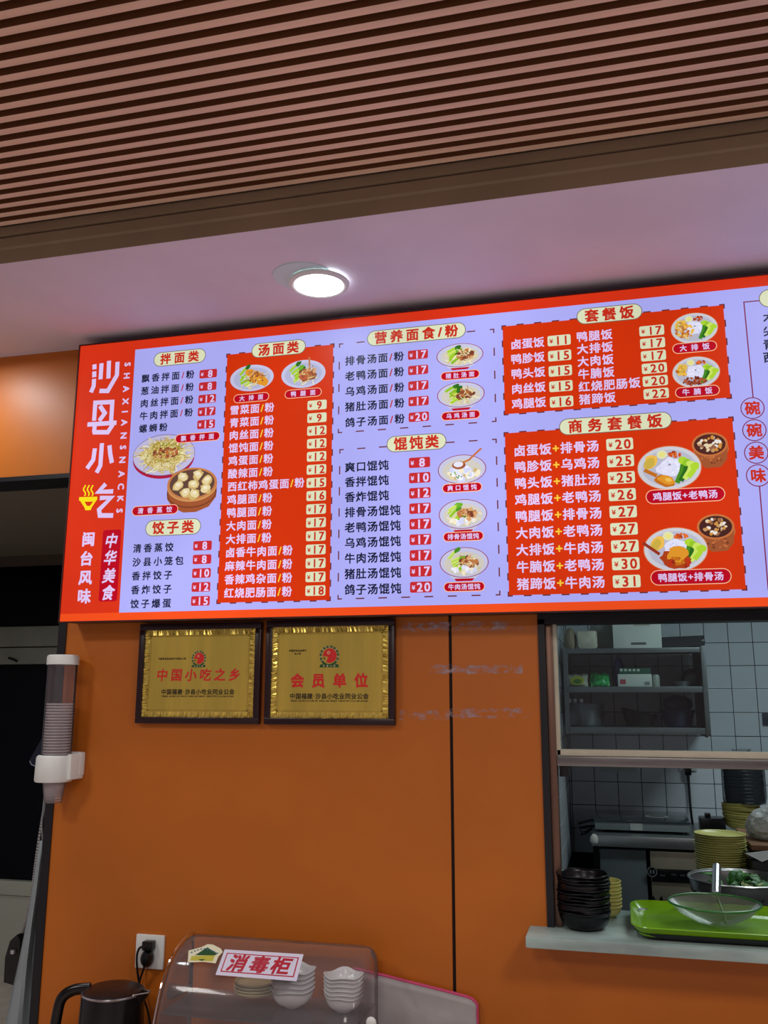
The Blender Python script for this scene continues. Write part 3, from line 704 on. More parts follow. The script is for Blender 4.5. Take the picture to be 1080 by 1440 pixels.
for q in [(278.4, 615.5, 62, 0.026, '飘香拌面'), (218.6, 717.7, 64, 0.0275, '清香蒸饺'), (354, 559.8, 49, 0.025, '大排面'), (426.8, 553.5, 51, 0.025, '鸭腿面'),
          (647.2, 528, 54, 0.0235, '猪肚汤面'), (648, 584.5, 54, 0.0235, '乌鸡汤面'), (650, 686, 55, 0.0235, '爽口馄饨'), (651.7, 754.6, 56, 0.024, '排骨汤馄饨'), (653, 825.3, 57, 0.024, '牛肉汤馄饨'),
          (976.6, 489, 62, 0.027, '大排饭'), (980.4, 551, 62, 0.027, '牛腩饭'), (963.2, 697, 111, 0.036, '鸡腿饭+老鸭汤'), (971, 811.5, 113, 0.037, '鸭腿饭+排骨汤')]:
    pill(*q)

# ------------------------------------------------------------------ certificate plaques
GOLD = mat('brushed_gold', (204, 178, 78), 0.34, metal=0.4, var=0.06, vscale=30, bump=0.15, bscale=400, stretch=(1, 1, 0.1))
GOLD2 = mat('embossed_gold', (226, 200, 96), 0.25, metal=0.65, var=0.1, vscale=60)
FRAMEW = mat('dark_cherry_frame', (38, 14, 18), 0.3)
INKR = mat('ink_red', (224, 36, 36), 0.5); INKD = mat('ink_dark', (44, 34, 10), 0.5); INKG = mat('ink_green', (14, 84, 40), 0.5); INKW = mat('ink_cream', (236, 220, 170), 0.5)
def plaque(x0, x1, z0, z1, label, title, tem, tpitch, logo, two, tkey, shear):
    r = empty('certificate_plaque', ((x0+x1)/2, DW, z0), label=label, cat='plaque', group=None)
    b = 0.0185; y = DW-0.0005
    fb = bmesh.new(); add_box(fb, (x0, y-0.022, z0), (x1, y, z0+b), 0.003); add_box(fb, (x0, y-0.022, z1-b), (x1, y, z1), 0.003)
    add_box(fb, (x0, y-0.022, z0+b), (x0+b, y, z1-b), 0.003); add_box(fb, (x1-b, y-0.022, z0+b), (x1, y, z1-b), 0.003); finish(fb, 'frame', FRAMEW, r, smooth=True)
    box('gold_plate', (x0+b-.001, y-0.016, z0+b-.001), (x1-b+.001, y-.002, z1-b+.001), GOLD, r)
    # crinkled embossed border: a ring of small facets
    e = bmesh.new(); yy = y-0.0162; w = 0.0155
    def seg(ax, az, bx, bz, nx, nz):
        L = math.hypot(bx-ax, bz-az); n = int(L/0.0062)
        for i in range(n):
            t0, t1 = i/n, (i+1)/n; h = random.uniform(0.0, 0.0036); sk = random.uniform(-.35, .35)/n
            q = [(ax+(bx-ax)*t0, az+(bz-az)*t0), (ax+(bx-ax)*t1, az+(bz-az)*t1)]
            ins = [(ax+(bx-ax)*min(max(t+sk, 0.04), .96)+nx*w, az+(bz-az)*min(max(t+sk, 0.04), .96)+nz*w) for t in (t1, t0)]
            vs = [e.verts.new((p[0], yy-(h if k % 2 else 0), p[1])) for k, p in enumerate(q+ins)]
            e.faces.new(vs)
    X0, X1, Z0, Z1 = x0+b, x1-b, z0+b, z1-b
    seg(X0, Z0, X1, Z0, 0, 1); seg(X0, Z1, X1, Z1, 0, -1); seg(X0, Z0, X0, Z1, 1, 0); seg(X1, Z0, X1, Z1, -1, 0)
    finish(e, 'embossed_border', GOLD2, r)
    e = bmesh.new(); m_ = 0.019                                   # beaded line
    def beads(ax, az, bx, bz):
        n = int(math.hypot(bx-ax, bz-az)/0.0048)
        for i in range(n+1):
            cx = ax+(bx-ax)*i/n; cz = az+(bz-az)*i/n; s = 0.0014
            add_box(e, (cx-s, yy-0.0012, cz-s), (cx+s, yy+0.0005, cz+s))
    beads(X0+m_, Z0+m_, X1-m_, Z0+m_); beads(X0+m_, Z1-m_, X1-m_, Z1-m_); beads(X0+m_, Z0+m_, X0+m_, Z1-m_); beads(X1-m_, Z0+m_, X1-m_, Z1-m_)
    finish(e, 'beading', GOLD2, r)
    cx = (x0+x1)/2; W_ = X1-X0; H_ = Z1-Z0
    f = Flat((0, yy-0.0002, 0)); lz = Z1-H_*(0.335 if not two else 0.325); R = 0.0225 if not two else 0.0285
    lx = cx
    f.ring(lx, lz, R, R, R*.2, INKG, 1); f.poly([(lx-R*1.0, lz-R*1.12), (lx+R*1.0, lz-R*1.12), (lx+R*.9, lz-R*.82), (lx-R*.9, lz-R*.82)], INKG, 1.5)
    for k in range(11):
        a = math.radians(-30+k*24); f.text('中国沙县小吃'[k % 6], lx+R*.9*math.cos(a), lz+R*.9*math.sin(a), R*.24, R*.2, INKW, 2, 'r', rot=a-PI/2, centre=True)
    f.disc(lx+R*.05, lz+R*.02, R*.7, R*.7, INKR, 2)
    f.poly([(lx-R*.66, lz-R*.02), (lx-R*.1, lz-R*.12), (lx-R*.35, lz-R*.62)], GOLD, 3); f.disc(lx-R*.5, lz-R*.25, R*.09, R*.09, INKD, 4, 10)
    f.ring(lx-R*.08, lz+R*.3, R*.15, R*.15, R*.05, INKW, 3, 14); f.text('沙县小吃', lx, lz-R*.97, R*.24, R*.36, INKW, 3, 'r', centre=True)
    f.build('emblem', r, label='round green and red emblem')
    f = Flat((0, yy-0.0002, 0))
    f.text(title, cx, Z0+H_*(0.478 if not two else 0.405), tem, tpitch, INKR, 1, tkey, centre=True, shear=shear); f.build('title_text', r)
    f = Flat((0, yy-0.0002, 0))
    f.text('中国福建·沙县小吃业同业公会', cx, Z0+H_*(0.285 if not two else 0.235), 0.0165, 0.0172, INKD, 1, 'b', centre=True)
    f.text('TRADE ASSOCIATION OF SHAXIAN SNACK INDUSTRY,FUJIAN CHINA', cx, Z0+H_*(0.235 if not two else 0.185), 0.0062, 0.0064, INKD, 1, 'b', centre=True)
    if two:
        f.text('中国烹饪协会授予', X0+W_*.225, Z0+H_*.735, 0.0065, 0.0066, INKD, 1, 'b', centre=True); f.text('名小吃', X0+W_*.225, Z0+H_*.70, 0.0065, 0.0066, INKD, 1, 'b', centre=True)
    else: f.text('中国烹饪协会授予中国名小吃', X0+W_*.255, Z0+H_*.665, 0.0065, 0.0069, INKD, 1, 'b', centre=True)
    f.build('small_text', r, kind='stuff')
plaque(-1.366, -0.981, 1.485, 1.772, 'gold certificate plaque in dark frame, left one, with six slim red characters', '中国小吃之乡', 0.037, 0.0455, 0, False, 'b', 0.08)
plaque(-0.966, -0.588, 1.485, 1.774, 'gold certificate plaque in dark frame, right one, with four heavy red characters', '会员单位', 0.040, 0.062, 0, True, 'x', 0)

# ------------------------------------------------------------------ tape residue left on the wall panels
RES = bpy.data.materials.new('tape_residue'); RES.use_nodes = True; nt = RES.node_tree; b = nt.nodes['Principled BSDF']
b.inputs['Base Color'].default_value = rgb((190, 170, 175)); b.inputs['Roughness'].default_value = 0.35
tc = nt.nodes.new('ShaderNodeTexCoord'); mp = nt.nodes.new('ShaderNodeMapping'); mp.inputs['Scale'].default_value = (34, 34, 52); mp.inputs['Rotation'].default_value = (0, 0.7, 0)
n1 = nt.nodes.new('ShaderNodeTexNoise'); n1.inputs['Scale'].default_value = 1.0; n1.inputs['Detail'].default_value = 6; n1.inputs['Roughness'].default_value = 0.75
cr = nt.nodes.new('ShaderNodeValToRGB'); cr.color_ramp.elements[0].position = 0.46; cr.color_ramp.elements[0].color = (0, 0, 0, 1); cr.color_ramp.elements[1].position = 0.66; cr.color_ramp.elements[1].color = (0.8, 0.8, 0.8, 1)
nt.links.new(tc.outputs['Object'], mp.inputs[0]); nt.links.new(mp.outputs[0], n1.inputs['Vector']); nt.links.new(n1.outputs['Fac'], cr.inputs[0]); nt.links.new(cr.outputs[0], b.inputs['Alpha'])
for px0, py0, px1, py1 in [(566, 876, 735, 886), (605, 935, 735, 944), (562, 999, 632, 1008), (632, 996, 745, 1006)]:
    a = at(px0, py0, DW); c = at(px1, py1, DW); f = Flat((0, DW-0.0004, 0)); n = 14
    top = [(a[0]+(c[0]-a[0])*i/n, a[2]+random.uniform(-.003, .003)) for i in range(n+1)]; bot = [(a[0]+(c[0]-a[0])*i/n, a[2]-0.024+random.uniform(-.003, .003)) for i in range(n+1)]
    f.poly(top+bot[::-1], RES, 1); o = f.build('tape_residue', wall); o.location = (random.random()*0.0, 0, 0)

ORD = 'first second third fourth fifth sixth seventh eighth ninth tenth eleventh twelfth thirteenth fourteenth fifteenth sixteenth seventeenth eighteenth nineteenth twentieth'.split()
def ordinal(k, n):
    if k == n-1: return 'topmost'
    if k == 0: return 'lowest'
    return ORD[n-1-k]+' from top,' if n-1-k <= k else ORD[k]+' from bottom,'
# ------------------------------------------------------------------ cup dispenser on the wall edge
cx, cy = -1.590, 2.400
cdp = empty('cup_dispenser', (cx, DW, 1.33), label='clear tube cup dispenser with white cap and collar at the wall edge', cat='cup dispenser')
box('side_arm', (cx+0.043, cy-0.012, 1.326), (cx+0.058, DW-0.004, 1.398), WHITEPL, cdp, 0.005)
CLR = clear_mat('clear_tube', (228, 224, 226), 0.16, 0.06, 0.07)
lathe('cap', [(0, 1.682), (0.040, 1.6815), (0.0445, 1.679), (0.046, 1.674), (0.046, 1.653), (0.043, 1.653), (0.043, 1.670), (0, 1.672)], WHITEPL, cdp, (cx, cy, 0), 40)
lathe('tube', [(0.0425, 1.66), (0.0425, 1.38)], CLR, cdp, (cx, cy, 0), 40)
fb = bmesh.new(); add_lathe(fb, [(0.0435, 1.395), (0.048, 1.393), (0.051, 1.388), (0.0525, 1.325), (0.050, 1.3205), (0.036, 1.320), (0.036, 1.33), (0.0435, 1.34), (0.0435, 1.395)], (cx-0.004, cy, 0), 40)
bmesh.ops.recalc_face_normals(fb, faces=fb.faces); finish(fb, 'collar', WHITEPL, cdp, smooth=True)
box('wall_bracket', (cx-0.032, cy+0.03, 1.334), (cx+0.060, DW-0.001, 1.402), WHITEPL, cdp, 0.006)
CUPM = clear_mat('cup_plastic', (250, 248, 248), 0.12, 0.15, 0.14, (235, 230, 232))
bm = bmesh.new(); add_lathe(bm, [(0, 0), (0.024, 0), (0.0245, 0.002), (0.0352, 0.0835)], n=28)
add_lathe(bm, [(0.0352, 0.0835), (0.0380, 0.0845), (0.0385, 0.0865), (0.0370, 0.0885), (0.0350, 0.0865)], n=28, mi=1)
cupm = bpy.data.meshes.new('plastic_cup'); bmesh.ops.recalc_face_normals(bm, faces=bm.faces); bm.to_mesh(cupm); bm.free()
for p_ in cupm.polygons: p_.use_smooth = True
cupm.materials.append(CUPM); cupm.materials.append(mat('cup_rim', (244, 240, 242), 0.3, alpha=0.85))
for k in range(24):
    o = bpy.data.objects.new('plastic_cup', cupm); COL.objects.link(o); o.location = (cx, cy, 1.262+k*0.0083)
    lab = 'lowest clear plastic cup, poking out below the white collar of the dispenser' if k == 0 else ordinal(k, 24)+' clear plastic cup of the stack in the dispenser tube'
    tag(o, lab, 'cup', 'plastic cups in the dispenser')

# ------------------------------------------------------------------ wall socket with two plugs
sx, sz_ = -1.2875, 0.871
so = empty('wall_socket', (sx, DW, sz_), label='white square wall socket plate beside the kettle', cat='socket')
box('plate', (sx-0.0425, DW-0.009, sz_-0.0435), (sx+0.0425, DW-0.0005, sz_+0.0435), WHITEPL, so, 0.0025)
def plug(name, loc, label, pts, big):
    r = empty(name, loc, label=label, cat='plug'); b_ = bmesh.new(); x, y, z = loc
    if big: add_lathe(b_, [(0, 0), (0.012, 0), (0.018, 0.006), (0.019, 0.016), (0.013, 0.028), (0.0, 0.032)], (0, 0, 0), 16); bmesh.ops.rotate(b_, verts=b_.verts, cent=(0, 0, 0), matrix=Matrix.Rotation(PI/2, 3, 'X'))
    else: add_box(b_, (-0.015, -0.026, -0.012), (0.015, 0, 0.012), 0.004)
    if big: bmesh.ops.scale(b_, vec=(0.95, 1, 1.25), verts=b_.verts)
    bmesh.ops.translate(b_, verts=b_.verts, vec=(x, y, z)); finish(b_, 'plug_body', BLACKPL, r, smooth=True)
    tube('cable', spline(pts, 6), 0.0032, BLACKPL, r, 8)
plug('power_plug', (sx+0.004, DW-0.009, sz_+0.020), 'black rectangular plug in the upper holes of the wall socket',
     [(sx-0.006, DW-0.028, sz_+0.018), (sx-0.020, DW-0.03, sz_+0.012), (sx-0.026, DW-0.03, sz_-0.01), (sx-0.022, DW-0.028, sz_-0.05), (sx-0.012, DW-0.02, sz_-0.10), (sx+0.01, DW-0.012, sz_-0.16), (sx+0.03, DW-0.01, 0.61)], False)
plug('power_plug', (sx+0.001, DW-0.009, sz_-0.013), 'black rounded plug in the lower holes of the wall socket',
     [(sx+0.001, DW-0.030, sz_-0.02), (sx-0.004, DW-0.030, sz_-0.04), (sx-0.016, DW-0.025, sz_-0.07), (sx-0.030, DW-0.02, sz_-0.12), (sx-0.035, DW-0.015, 0.61)], True)

# ------------------------------------------------------------------ counter below and what stands on it
CT = 0.61
box('counter', (-1.66, 1.95, 0.0), (0.6, DW-0.002, CT), mat('counter_top', (150, 120, 95), 0.4, var=0.1), None, 0.004, label='low counter against the orange wall below the picture', cat='counter')
kx, ky = -1.297, 2.285
ke = empty('electric_kettle', (kx, ky, CT), label='black electric kettle with silver rim below the wall socket', cat='kettle')
KM = mat('kettle_black', (10, 9, 10), 0.22, spec=0.5); zt = 0.818
lathe('body', [(0, CT+0.001), (0.086, CT+0.001), (0.088, CT+0.01), (0.084, CT+0.08), (0.079, zt-0.012), (0.078, zt-0.003), (0.074, zt-0.003), (0, zt-0.006)], KM, ke, (kx, ky, 0), 48)
lathe('rim', [(0.0785, zt-0.0045), (0.0795, zt-0.002), (0.0785, zt+0.001), (0.076, zt+0.001)], mat('bright_rim', (200, 200, 205), 0.2, metal=0.9), ke, (kx, ky, 0), 48)
lathe('lid', [(0.0755, zt-0.004), (0.0755, zt+0.003), (0.06, zt+0.010), (0.03, zt+0.013), (0, zt+0.0135)], mat('lid_dark', (30, 18, 18), 0.35), ke, (kx, ky, 0), 48)
hp = [(kx-0.06, ky-.01, zt+0.004), (kx-0.10, ky-.02, zt-0.000), (kx-0.128, ky-.028, zt-0.018), (kx-0.138, ky-.03, zt-0.055), (kx-0.142, ky-.03, zt-0.12), (kx-0.125, ky-.025, zt-0.165), (kx-0.075, ky-.01, zt-0.175)]
tube('handle', spline(hp, 6), [0.014]*(6*6+1), KM, ke, 12, flat=0.75)
sp = bmesh.new(); add_prism(sp, [(kx+0.06, ky-0.03), (kx+0.102, ky-0.004), (kx+0.102, ky+0.006), (kx+0.06, ky+0.03)], 'z', zt-0.035, zt+0.001)
for v in sp.verts:
    if v.co.z < zt-0.02 and v.co.x > kx+0.09: v.co.x -= 0.026
finish(sp, 'spout', KM, ke)
tube('spout_rim', [(kx+0.064, ky-0.03, zt+0.001), (kx+0.103, ky-0.004, zt+0.004), (kx+0.103, ky+0.006, zt+0.004), (kx+0.064, ky+0.03, zt+0.001)], 0.0018, mat('bright_rim', (200, 200, 205), 0.2, metal=0.9), ke, 6)

# dish cabinet with clear roll-top cover
dc = empty('dish_cabinet', (-0.88, 2.3, CT), label='clear plastic dish cabinet with curved cover, red-lettered sign on its front', cat='dish cabinet')
ACR = clear_mat('acrylic_cover', (248, 244, 246), 0.22, 0.07, 0.09, (220, 216, 216))
pr = [(2.425, 0.61), (2.425, 0.90), (2.418, 0.928), (2.398, 0.9405), (2.360, 0.9385), (2.308, 0.922), (2.264, 0.892), (2.231, 0.850), (2.212, 0.806), (2.197, 0.76), (2.186, 0.70), (2.180, 0.61)]
bm = bmesh.new(); xa, xb = -1.137, -0.622; cxm = (xa+xb)/2; cyc = 2.31; rows_ = []
for k, ins in enumerate([(0.0, 0.018), (0.003, 0.009), (0.011, 0.002), (0.022, 0.0)]):
    pass
def ringx(x, ins):
    out = []
    for y, z in pr:
        if z > CT+0.01: z2 = CT+(z-CT)*(1-ins/0.33)
        else: z2 = z
        y2 = cyc+(y-cyc)*(1-ins/0.12); out.append(bm.verts.new((x, y2, z2)))
    return out
secs = [ringx(xa, 0.012), ringx(xa+0.003, 0.005), ringx(xa+0.010, 0.001)]+[ringx(xa+0.02+(xb-xa-0.06)*i/8, 0) for i in range(9)]+[ringx(xb-0.03, 0.001), ringx(xb-0.018, 0.004), ringx(xb-0.007, 0.011), ringx(xb-0.001, 0.021), ringx(xb, 0.03)]
for A, B_ in zip(secs, secs[1:]):
    for i in range(len(pr)-1): bm.faces.new([A[i], A[i+1], B_[i+1], B_[i]]).smooth = True
bm.faces.new(secs[0]); bm.faces.new(secs[-1][::-1])
bmesh.ops.recalc_face_normals(bm, faces=bm.faces); cov = finish(bm, 'cover', ACR, dc, smooth=True)
tube('cover_lip', spline([(xa+0.001, y, z+0.001) for y, z in pr[2:]], 3), 0.0022, clear_mat('acrylic_edge', (225, 215, 220), 0.5, 0.05, 0.35), dc, 6)
box('base_tray', (xa-0.004, 2.175, CT), (xb+0.004, 2.428, CT+0.035), mat('cabinet_base', (150, 140, 140), 0.4), dc, 0.005)
SH = 0.800
box('clear_shelf', (xa+0.012, 2.215, SH-0.003), (xb-0.012, 2.415, SH+0.001), clear_mat('shelf_clear', (225, 215, 218), 0.2, 0.15, 0.12), dc)
# handle button at the right
p = at(522, 1437, 2.19); lathe('knob', [(0, -0.006), (0.012, -0.006), (0.0135, 0), (0.012, 0.006), (0, 0.006)], WHITEPL, dc, (0, 0, 0), 24); kn = dc.children[-1]
# sign and sticker on the sloping front
def slope_frame(y0, z0, y1, z1):
    v = Vector((0, y0-y1, z0-z1)).normalized(); n = Vector((0, -v.z, v.y)); 
    if n.y > 0: n = -n
    return v, n
v, n_ = slope_frame(2.322, 0.931, 2.240, 0.871)
def on_slope(px, py, base, n_):
    r = Vector(ray(px, py)); o = Vector((0, 0, CAM_H)); t = (Vector(base)-o).dot(n_)/r.dot(n_); return o+r*t
base = Vector((-0.9, 2.282, 0.9035))+n_*0.008
u = Vector((1, 0, 0)); f = Flat(base, u, v, n_, 0.0002)
def uv(px, py): q = on_slope(px, py, base, n_)-base; return q.dot(u), q.dot(v.normalized())
A_, B_, C_, D_ = uv(316, 1335), uv(427, 1342), uv(417, 1380), uv(303, 1371)
SW = mat('sign_white', (222, 220, 240), 0.4); SRd = mat('sign_red', (186, 24, 50), 0.4)
f.poly([A_, B_, C_, D_], SW, 1)
def lerp2(s, t):
    a = [A_[i]+(B_[i]-A_[i])*s for i in (0, 1)]; b = [D_[i]+(C_[i]-D_[i])*s for i in (0, 1)]; return tuple(a[i]+(b[i]-a[i])*t for i in (0, 1))
f.poly([lerp2(.045, .13), lerp2(.955, .13), lerp2(.955, .87), lerp2(.045, .87)], SRd, 2); f.poly([lerp2(.06, .17), lerp2(.94, .17), lerp2(.94, .83), lerp2(.06, .83)], SW, 3)
cc = lerp2(.5, .5); ang = math.atan2(B_[1]-A_[1], B_[0]-A_[0]); ww = math.hypot(B_[0]-A_[0], B_[1]-A_[1])
f.text('消毒柜', cc[0], cc[1], 0.050, ww*0.27, SRd, 4, 'x', centre=True, rot=ang, shear=0.12)
f.build('sign', dc, label='white sign with red characters stuck on the cover')
v2, n2 = slope_frame(2.334, 0.932, 2.270, 0.898); base2 = Vector((-1.05, 2.302, 0.919))+n2*0.006
f = Flat(base2, u, v2, n2, 0.0002)
def uv2(px, py): q = on_slope(px, py, base2, n2)-base2; return q.dot(u), q.dot(v2)
Z4 = lambda zx, zy: uv2(180+zx/4.909, 1290+zy/4.909)
f.poly([Z4(*q) for q in [(412, 312), (418, 230), (510, 205), (550, 185), (585, 188), (640, 215), (655, 240), (625, 270), (605, 318), (520, 308)]], mat('sticker_cream', (232, 232, 200), 0.4), 1)
f.poly([Z4(*q) for q in [(462, 262), (548, 208), (618, 250), (600, 264)]], mat('sticker_green', (24, 80, 40), 0.4), 2)
f.poly([Z4(*q) for q in [(428, 298), (440, 268), (600, 262), (585, 304)]], mat('sticker_yellow', (196, 190, 70), 0.4), 2)
f.poly([Z4(*q) for q in [(485, 290), (535, 290), (510, 303)]], mat('sticker_green', (24, 80, 40), 0.4), 3)
for i in range(9):
    q = Z4(440+i*22, 243-14*math.sin(i/8*PI)*1.9+i*0.8); f.rect(q[0]-.0022, q[1]-.0022, q[0]+.0022, q[1]+.0022, mat('sticker_blue', (60, 110, 150), 0.4), 3)
f.build('sticker', dc, label='small green and cream sticker left of the sign')

# ---- crockery: one mesh per kind
CREAMW = mat('cream_melamine', (206, 202, 158), 0.35, var=0.03); CHINA = mat('white_china', (222, 230, 228), 0.2, var=0.02); BLACKM = mat('black_melamine', (7, 8, 14), 0.3, spec=0.4); YELM = mat('yellow_melamine', (196, 192, 112), 0.35, var=0.03)
def dish_mesh(name, prof, m, n=40, wave=None):
    b_ = bmesh.new(); add_lathe(b_, prof, n=n, wave=wave); bmesh.ops.recalc_face_normals(b_, faces=b_.faces)
    me = bpy.data.meshes.new(name); b_.to_mesh(me); b_.free()
    for q in me.polygons: q.use_smooth = True
    me.materials.append(m); return me
def prof_bowl(R, r, h, t=0.003, foot=0.004):
    out = [(0, 0), (r*.95, 0), (r, 0.001), (r, foot)]
    for i in range(1, 7):
        a = i/6; out.append((r+(R-r)*math.sin(a*PI/2)**0.9, foot+(h-foot)*(1-math.cos(a*PI/2))**0.9))
    inn = [(q[0]-t, q[1]+t*0.6) for q in out[4:]][::-1]; inn[0] = (R-t*.6, h+t*.1)
    return out+[(R+.0018, h-.0012), (R+.0022, h+.0002), (R+.0008, h+.0014)]+inn+[(r*.8, foot+t), (0, foot+t)]
def stack(name, me, loc, n, dz, cat, group, what, jitter=0.001, tilt=0.0):
    for k in range(n):
        o = bpy.data.objects.new(name, me); COL.objects.link(o)
        o.location = (loc[0]+random.uniform(-jitter, jitter), loc[1]+random.uniform(-jitter, jitter), loc[2]+k*dz)
        o.rotation_euler = (random.uniform(-tilt, tilt), random.uniform(-tilt, tilt), random.uniform(0, 0.25) if 'white' in name else random.uniform(0, 6))
        lab = ordinal(k, n)+' '+what
        tag(o, lab, cat, group)
wavy = lambda r, z, a: (r*(1+0.05*math.cos(4*a)*min(1, max(0, z-.012)/.02)), z+0.003*math.cos(4*a)*min(1, max(0, z-.012)/.02))
wb = dish_mesh('white_bowl', prof_bowl(0.052, 0.021, 0.042), CHINA, 48, wavy)
z_ = SH+0.003
stack('cream_plate', dish_mesh('cream_plate', prof_bowl(0.052, 0.034, 0.012, 0.0025, 0.002), CREAMW), (-0.926, 2.335, 0.822), 4, 0.0075, 'plate', 'cream plates in the dish cabinet', 'cream side plate stacked in the clear dish cabinet')
stack('white_bowl', wb, (-0.826, 2.335, z_), 5, 0.0115, 'bowl', 'left stack of white bowls in the cabinet', 'white bowl of the left bowl stack in the dish cabinet', tilt=0.015)
stack('white_bowl', dish_mesh('white_bowl', prof_bowl(0.0455, 0.020, 0.036), CHINA, 48, wavy), (-0.694, 2.335, z_), 6, 0.0095, 'bowl', 'right stack of white bowls in the cabinet', 'white bowl of the right bowl stack in the dish cabinet', tilt=0.015)
# plates leaning on the lower level, only their rims show at the bottom edge of the photo
lp = dish_mesh('large_plate', prof_bowl(0.085, 0.05, 0.018, 0.003, 0.002), CHINA)
for x_, lab in ((-0.83, 'large white plate lying under the rack in the dish cabinet'),):
    o = bpy.data.objects.new('large_plate', lp); COL.objects.link(o); o.location = (x_, 2.30, 0.705); tag(o, lab, 'plate')
box('plate_support', (-0.95, 2.25, CT+0.035), (-0.71, 2.35, 0.704), mat('cabinet_base', (150, 140, 140), 0.4), dc)

# padded mat leaning on the wall
PAD = mat('grey_quilt', (172, 168, 168), 0.8, var=0.06, vscale=12, bump=0.4, bscale=30); PINKB = mat('pink_binding', (196, 66, 110), 0.7)
pm_ = empty('padded_mat', (-0.5, 2.43, CT), label='grey quilted mat with pink binding leaning on the wall right of the dish cabinet', cat='mat')
bm = bmesh.new(); nx, nz = 26, 12; xl, xr = -0.70, -0.378
grid = []
for j in range(nz+1):
    row = []
    for i in range(nx+1):
        s = i/nx; t = j/nz; x = xl+(xr-xl)*s; top = 0.870-0.047*s-0.004*(s**3)
        if s > .94: top -= 0.010*((s-.94)/.06)**2
        z = CT+0.002+(top-CT-0.002)*t
        y = 2.4485-0.009*(1-t)-0.0022*abs(math.cos(t*3*PI))**.5+0.001*math.sin(s*9)
        row.append(bm.verts.new((x, y, z)))
    grid.append(row)
for j in range(nz):
    for i in range(nx): bm.faces.new([grid[j][i], grid[j][i+1], grid[j+1][i+1], grid[j+1][i]]).smooth = True
top_pts = [tuple(v_.co) for v_ in grid[-1]]; right_pts = [tuple(grid[j][-1].co) for j in range(nz, -1, -1)]
seam1 = [tuple(Vector(grid[10][i].co)+Vector((0, -.0006, 0.006))) for i in range(nx+1)]; seam2 = [tuple(Vector(grid[8][i].co)+Vector((0, -.0006, 0))) for i in range(nx+1)]
bmesh.ops.recalc_face_normals(bm, faces=bm.faces)
q = finish(bm, 'cloth', PAD, pm_, smooth=True); sm = q.modifiers.new('s', 'SOLIDIFY'); sm.thickness = 0.006; sm.offset = 0
tube('binding', top_pts+right_pts[1:], 0.0042, PINKB, pm_, 6)
tube('stitching', seam2, 0.0009, mat('stitch', (90, 84, 88), 0.8), pm_, 4)

# ------------------------------------------------------------------ things on the marble ledge
LZ = 0.9972
wb2 = lambda r, z, a: (r*(1+0.012*math.cos(5*a)*min(1, max(0, z-.02)/.02)), z+0.0012*math.cos(5*a)*min(1, max(0, z-.02)/.02))
bb = dish_mesh('black_bowl', prof_bowl(0.0635, 0.042, 0.042, 0.003), BLACKM, 48, wb2)
stack('black_bowl', bb, (-0.107, 2.468, LZ), 12, 0.0079, 'bowl', 'black bowls stacked on the ledge', 'black bowl of the stack on the marble ledge', 0.0016, 0.012)
stack('yellow_bowl', dish_mesh('yellow_bowl', prof_bowl(0.045, 0.028, 0.028, 0.0025), YELM), (-0.062, 2.61, LZ), 8, 0.0088, 'bowl', 'yellow bowls behind the black bowls', 'small yellow bowl of the stack behind the black bowls')
def tray(name, x0, x1, y0, y1, z, m, label, rim=0.024, lip=0.018):
    b_ = bmesh.new()
    def loop(ins, zz, rr=0.05):
        out = []; X0_, X1_, Y0_, Y1_ = x0+ins, x1-ins, y0+ins, y1-ins; r_ = max(0.012, rr-ins)
        for qx, qy, a0 in ((X1_-r_, Y0_+r_, -90), (X1_-r_, Y1_-r_, 0), (X0_+r_, Y1_-r_, 90), (X0_+r_, Y0_+r_, 180)):
            for k in range(7):
                a = math.radians(a0+15*k); out.append(b_.verts.new((qx+r_*math.cos(a), qy+r_*math.sin(a), zz)))
        return out
    L = [loop(lip+.012, z), loop(lip, z+0.002), loop(0.003, z+rim-.002), loop(0, z+rim), loop(0.002, z+rim+.002), loop(lip+.001, z+0.006), loop(lip+.014, z+0.003)]
    for a, b2 in zip(L, L[1:]):
        for i in range(28): b_.faces.new([a[i], a[(i+1) % 28], b2[(i+1) % 28], b2[i]]).smooth = True
    b_.faces.new(L[0][::-1]); b_.faces.new(L[-1]); bmesh.ops.recalc_face_normals(b_, faces=b_.faces)
    return finish(b_, name, m, smooth=True, label=label, cat='tray')
tray('serving_tray', 0.012, 0.50, 2.372, 2.675, LZ, mat('tray_black', (14, 18, 20), 0.4), 'black tray directly under the green tray on the ledge', 0.016)
tray('serving_tray', 0.004, 0.505, 2.364, 2.683, LZ+0.0065, mat('tray_green', (122, 176, 26), 0.2, var=0.03), 'bright green plastic tray on the marble ledge')
# strainer with metal handle
sc_ = (0.2065, 2.515, 1.068); sr = empty('strainer', (sc_[0], sc_[1], 1.008), label='mesh strainer with green rim and steel handle resting on the green tray', cat='strainer')
bm = bmesh.new(); add_lathe(bm, [(0.014, 1.013), (0.05, 1.022), (0.085, 1.040), (0.1075, 1.062)], (sc_[0], sc_[1], 0), 48)
add_lathe(bm, [(0, 1.0125), (0.014, 1.013)], (sc_[0], sc_[1], 0), 48)
MESHM = clear_mat('strainer_mesh', (176, 184, 176), 0.08, 0.45, 0.30, (170, 182, 160)); bmesh.ops.recalc_face_normals(bm, faces=bm.faces); finish(bm, 'mesh_bowl', MESHM, sr, smooth=True)
tube('rim', [(sc_[0]+0.1085*math.cos(a*PI/24), sc_[1]+0.1085*math.sin(a*PI/24), 1.064) for a in range(49)], 0.0026, mat('green_rim', (46, 110, 50), 0.3), sr, 8)
hA = Vector((0.2215, 2.625, 1.062)); hB = Vector(at(1008, 1219, 2.74))
tube('handle', [hA, hA.lerp(hB, .5), hB], 0.0112, mat('chrome', (190, 194, 196), 0.3, metal=0.95), sr, 16)
